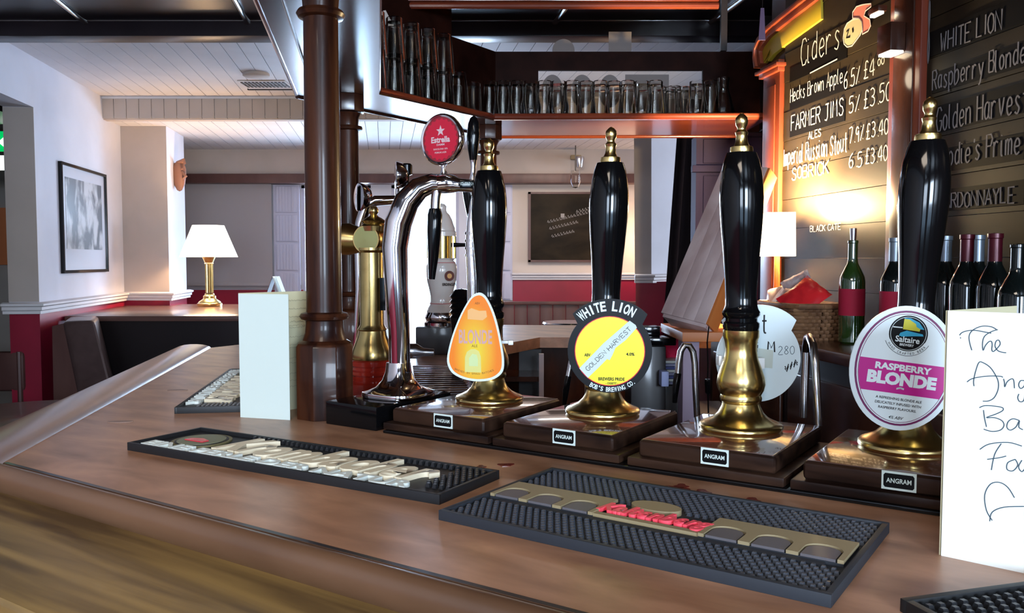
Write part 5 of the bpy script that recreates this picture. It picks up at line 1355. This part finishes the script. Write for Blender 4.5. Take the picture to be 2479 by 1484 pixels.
tag(MB().box((b.x - .046, b.y - .08, 0), (b.x + .05, b.y + .1, b.z - .001)).obj('low_cupboard', M_dark, None, .004), 'dark low cupboard holding the blue and white papers', 'cupboard')
q = D(1585, 900, 2.95)
t = thing('till', (q.x, q.y, 0), 'black till and card machine stand behind the yellow clip', 'till')
MB().box((q.x - .09, q.y - .05, 0), (q.x + .03, q.y + .1, D(1585, 835, 2.95).z)).obj('stand', M_dark, t, .004)
MB().box((q.x - .07, q.y - .1, D(1585, 830, 2.95).z), (q.x + .055, q.y + .1, D(1585, 812, 2.95).z)).obj('drawer', M_black, t, .004)
MB().box((q.x - .06, q.y - .02, D(1585, 812, 2.95).z), (q.x + .015, q.y + .06, D(1585, 790, 2.95).z)).obj('screen_base', M_black, t, .004)
MB().box((q.x + .005, q.y - .108, D(1585, 925, 2.95).z), (q.x + .03, q.y - .052, D(1585, 890, 2.95).z)).obj('card_reader', M_bluep, t, .003)
# inner shelves under the rear counter
t = thing('shelf_unit', (.05, 3.62, 0), 'open shelf unit with a pale pine post under the rear counter', 'shelf')
for zb in (.92, .62, .3): MB().box((-.10, 3.40, zb), (D(1316, 0, 3.42).x, 3.60, zb + .02)).obj('shelf_board', M_dkw, t)
MB().box((D(1306, 0, 3.40).x, 3.38, 0), (D(1318, 0, 3.40).x, 3.41, 1.034)).obj('post', M_wood, t)
MB().box((-.1, 3.60, 0), (D(1316, 0, 3.42).x, 3.62, 1.03)).obj('back', M_dark, t)
q = D(1268, 895, 3.48)
t = thing('biscuit_tin', (q.x, q.y, .64), 'dark tin with a red print on the middle shelf', 'tin')
MB().lathe([(.0, .64), (.065, .64), (.065, .80), (.067, .80), (.067, .83), (0, .832)], T((q.x, q.y, 0)), n=24).obj('body', M_dark, t)
MB().lathe([(.0655, .68), (.0655, .76)], T((q.x, q.y, 0)), n=24, cap=False).obj('red_print', mat('dull red', (.20, .02, .04), .6), t)

# ================================================================== THE ROOM BEYOND
LZ = 1.05
nx0, nx1 = P(235, 767, LZ), P(735, 765, LZ)
yN = nx1.y
t = thing('high_backed_settle', ((nx0.x + nx1.x) / 2, yN + .3, 0), 'dark high backed settle whose wide ledge carries the table lamp', 'settle')
lw = W0 + R * ((yN - 5.1) / R.y); rw_ = W0 + R * ((6.76 - 5.1) / R.y)
MB().prism([(lw.x + .01, yN), (nx1.x, yN), (nx1.x, 6.95), (-2.72, 6.95), (-2.72, 6.75), (rw_.x + .01, 6.75)], LZ - .035, LZ).obj('ledge', M_table, t, .006)
MB().box((lw.x + .06, yN + .03, 0), (nx1.x - .02, yN + .07, LZ - .036)).obj('back_panel', M_dark, t)
MB().box((-2.32, yN - .55, .40), (nx1.x - .02, yN + .03, .50)).obj('seat', M_leath, t, .03, 3)
MB().box((-2.32, yN - .52, 0), (nx1.x - .02, yN, .40)).obj('seat_front', M_dark, t)
# leather end
a0, a1 = D(150, 778, 5.0), D(228, 775, 5.0); b0, b1 = D(192, 975, 5.0), D(277, 972, 5.0)
t = thing('leather_settle_end', (b0 + b1) / 2, 'brown leather padded settle end leaning against the red dado', 'seat')
vs = [b0, b1, a1, a0]; vs = vs + [v + V3((-.18, .42, 0)) for v in vs]
MB().add(vs, [(0, 1, 2, 3), (4, 7, 6, 5), (0, 4, 5, 1), (1, 5, 6, 2), (2, 6, 7, 3), (3, 7, 4, 0)]).obj('pad', M_leath, t, .03, 3)
vs = [D(126, 790, 5.02), a0 + V3((.01, .02, -.01)), b0 + V3((.01, .02, 0)), D(130, 978, 5.02)]; vs = vs + [v + V3((-.06, .3, 0)) for v in vs]
MB().add(vs, [(0, 3, 2, 1), (4, 5, 6, 7), (0, 1, 5, 4), (1, 2, 6, 5), (2, 3, 7, 6), (3, 0, 4, 7)]).obj('side', M_settle, t)
MB().box((b0.x - .1, 4.98, 0), (b1.x, 5.4, b0.z)).obj('base', M_dark, t)
# round table at the left
q = P(60, 1010, .74)
t = thing('round_table', (q.x, q.y, 0), 'round brown pub table beyond the left side of the bar', 'table')
MB().lathe([(.0, .712), (.45, .712), (.47, .722), (.47, .734), (.46, .74), (0, .74)], T((q.x, q.y, 0)), n=56).obj('tabletop', M_table, t)
MB().lathe([(.0, 0), (.22, 0), (.22, .03), (.05, .06), (.04, .3), (.05, .66), (.12, .71)], T((q.x, q.y, 0)), n=24).obj('pedestal', M_dark, t)
# chair far left
q = P(5, 975, .45); q = D(0, 900, 4.9)
t = thing('wooden_chair', (q.x, q.y, 0), 'dark wooden chair in the opening at the far left edge', 'chair')
MB().box((q.x - .4, q.y - .2, .43), (q.x + .02, q.y + .2, .47)).obj('seat', M_settle, t, .01)
MB().box((q.x - .36, q.y + .17, .62), (q.x + .04, q.y + .21, .86)).obj('backrest', M_settle, t, .03)
for (x_, y_, h_) in ((-.38, -.18, .43), (0, -.18, .43), (-.38, .18, .86), (.01, .18, .86)): MB().tube([(q.x + x_, q.y + y_, 0), (q.x + x_, q.y + y_, h_)], .016, 8).obj('leg', M_settle, t)
# table lamp
lp = P(508, 741, LZ); s = lp.y / F_PX
t = thing('table_lamp', (lp.x, lp.y, LZ), 'lit brass column table lamp with a white conical shade on the ledge', 'lamp')
Ml = T(lp)
MB().lathe([(0, 0), (.092, 0), (.095, .008), (.095, .022), (.085, .028), (.082, .036), (.055, .055), (.048, .062), (.048, .080), (.036, .090), (.034, .100)], Ml, n=36).obj('base', M_brass, t)
b = MB(); N = 32; vs = []; fs = []
prof = [.105, .22, .33]
for z_ in prof:
    for i in range(N): a = 2 * PI * i / N; r_ = .030 - (.004 if i % 2 else 0); vs.append((r_ * math.cos(a), r_ * math.sin(a), z_))
for k_ in range(2):
    for i in range(N): j = (i + 1) % N; fs.append((k_ * N + i, k_ * N + j, (k_ + 1) * N + j, (k_ + 1) * N + i))
b.add(vs, fs, Ml); b.obj('fluted_column', M_brass, t)
MB().lathe([(.032, .33), (.036, .335), (.032, .34), (.040, .36), (.052, .385), (.054, .395), (.046, .40), (.015, .41), (.012, .50), (0, .50)], Ml, n=24).obj('capital', M_brass, t)
MB().lathe([(.218, .385), (.119, .632)], Ml, n=48, cap=False).obj('shade', M_shade, t)
light('table_lamp_bulb', 'POINT', lp + V3((0, 0, .50)), 34, (1, .66, .38), .04)
# picture, mask
def wl_pt(px, py): return onpl(px, py, W0 + S * .001, S)
c00, c11 = wl_pt(146, 662), wl_pt(257, 426); MWL = frame(W0, R); MI = MWL.inverted()
l0 = MI @ wl_pt(148, 662); l1 = MI @ wl_pt(257, 662); zt_ = (MI @ wl_pt(148, 392)).y
pz0, pz1 = l0.y, zt_
t = thing('framed_picture', MWL @ V3(((l0.x + l1.x) / 2, pz0, .01)), 'black framed monochrome print of a tavern scene on the left wall', 'picture')
b = MB(); fw = .02
for (xa_, xb_, ya_, yb_) in ((l0.x, l1.x, pz0, pz0 + fw), (l0.x, l1.x, pz1 - fw, pz1), (l0.x, l0.x + fw, pz0 + fw, pz1 - fw), (l1.x - fw, l1.x, pz0 + fw, pz1 - fw)): b.box((xa_, ya_, .001), (xb_, yb_, .022), MWL)
b.obj('frame', M_black, t)
MB().box((l0.x + fw, pz0 + fw, .001), (l1.x - fw, pz1 - fw, .008), MWL).obj('mount', mat('mount card', (.50, .52, .60), .4, coat=.4), t)
MB().box((l0.x + .09, pz0 + .16, .008), (l1.x - .09, pz1 - .09, .010), MWL).obj('print', M_bwpic, t)
q = D(434, 425, 7.0)
t = thing('carved_mask', q + V3((0, 0, -.12)), 'small carved face mask hung on the white side of the pier', 'mask')
b = MB(); b.lathe([(0, -.13), (.02, -.12), (.045, -.07), (.055, 0), (.055, .06), (.04, .10), (0, .12)], T(q) @ Matrix.Scale(.7, 4, (0, 1, 0)), n=20); b.obj('face', M_mask, t)
MB().tube([q + V3((.035, -.03, .03)), q + V3((.065, -.03, -.01)), q + V3((.04, -.03, -.03))], [.008, .014, .010], 8).obj('nose', M_mask, t)
for sx in (-.02, .02): MB().tube([q + V3((.035, sx - .02, .05)), q + V3((.05, sx - .02, .055))], .009, 8).obj('brow', M_mask, t)
MB().tube([q + V3((-.01, 0, .1)), q + V3((.05, -.03, .12)), q + V3((.06, -.03, .09))], [.02, .018, .01], 8).obj('crest', M_mask, t)
# tent card on the ledge
q = P(668, 712, LZ)
q = V3((D(664, 708, 6.6).x, 6.6, LZ))
t = thing('tent_card', q, 'small white tent menu standing on the ledge behind the cream card', 'card')
for k_, (a_, m_) in enumerate(((-1, M_settle), (1, M_paper), (1, M_cardw))):
    dx = .085 * a_; o_ = .024 * (k_ == 2)
    MB().add([q + V3((dx + o_, -.05, 0)), q + V3((o_, -.05, .235)), q + V3((o_, .06, .235)), q + V3((dx + o_, .06, 0)), q + V3((dx + o_ + .003, -.05, 0)), q + V3((o_ + .003, -.05, .235)), q + V3((o_ + .003, .06, .235)), q + V3((dx + o_ + .003, .06, 0))],
             [(0, 1, 2, 3), (4, 7, 6, 5), (0, 4, 5, 1), (1, 5, 6, 2), (2, 6, 7, 3), (3, 7, 4, 0)]).obj('leaf', m_, t)
# far settle and high tables
zs = D(1400, 730, 7.9).z
t = thing('far_settle', (.3, 7.9, 0), 'brown boarded settle back below the far chalkboard', 'settle')
MB().box((wx(1215, 7.9), 7.88, zs - .03), (wx(1545, 7.9), 7.96, zs)).obj('top_rail', M_settle, t, .006)
x_ = wx(1215, 7.9)
while x_ < wx(1535, 7.9):
    MB().box((x_, 7.9, .3), (x_ + .116, 7.94, zs - .03)).obj('board', M_settle, t, .003); x_ += .12
MB().box((wx(1215, 7.9), 7.5, .38), (wx(1545, 7.9), 7.9, .46)).obj('seat', M_settle, t, .01)
MB().box((wx(1215, 7.9), 7.55, 0), (wx(1545, 7.9), 7.88, .38)).obj('seat_front', M_dark, t)
q = D(1378, 779, 5.7)
t = thing('high_table', (q.x, q.y, 0), 'round light topped high table beyond the rear counter', 'table')
MB().lathe([(0, q.z - .02), (.17, q.z - .02), (.18, q.z - .01), (.175, q.z), (0, q.z)], T((q.x, q.y, 0)), n=40).obj('tabletop', M_chromew, t)
MB().lathe([(.15, 0), (.15, .02), (.03, .05), (.03, q.z - .02)], T((q.x, q.y, 0)), n=16).obj('pedestal', M_dark, t)
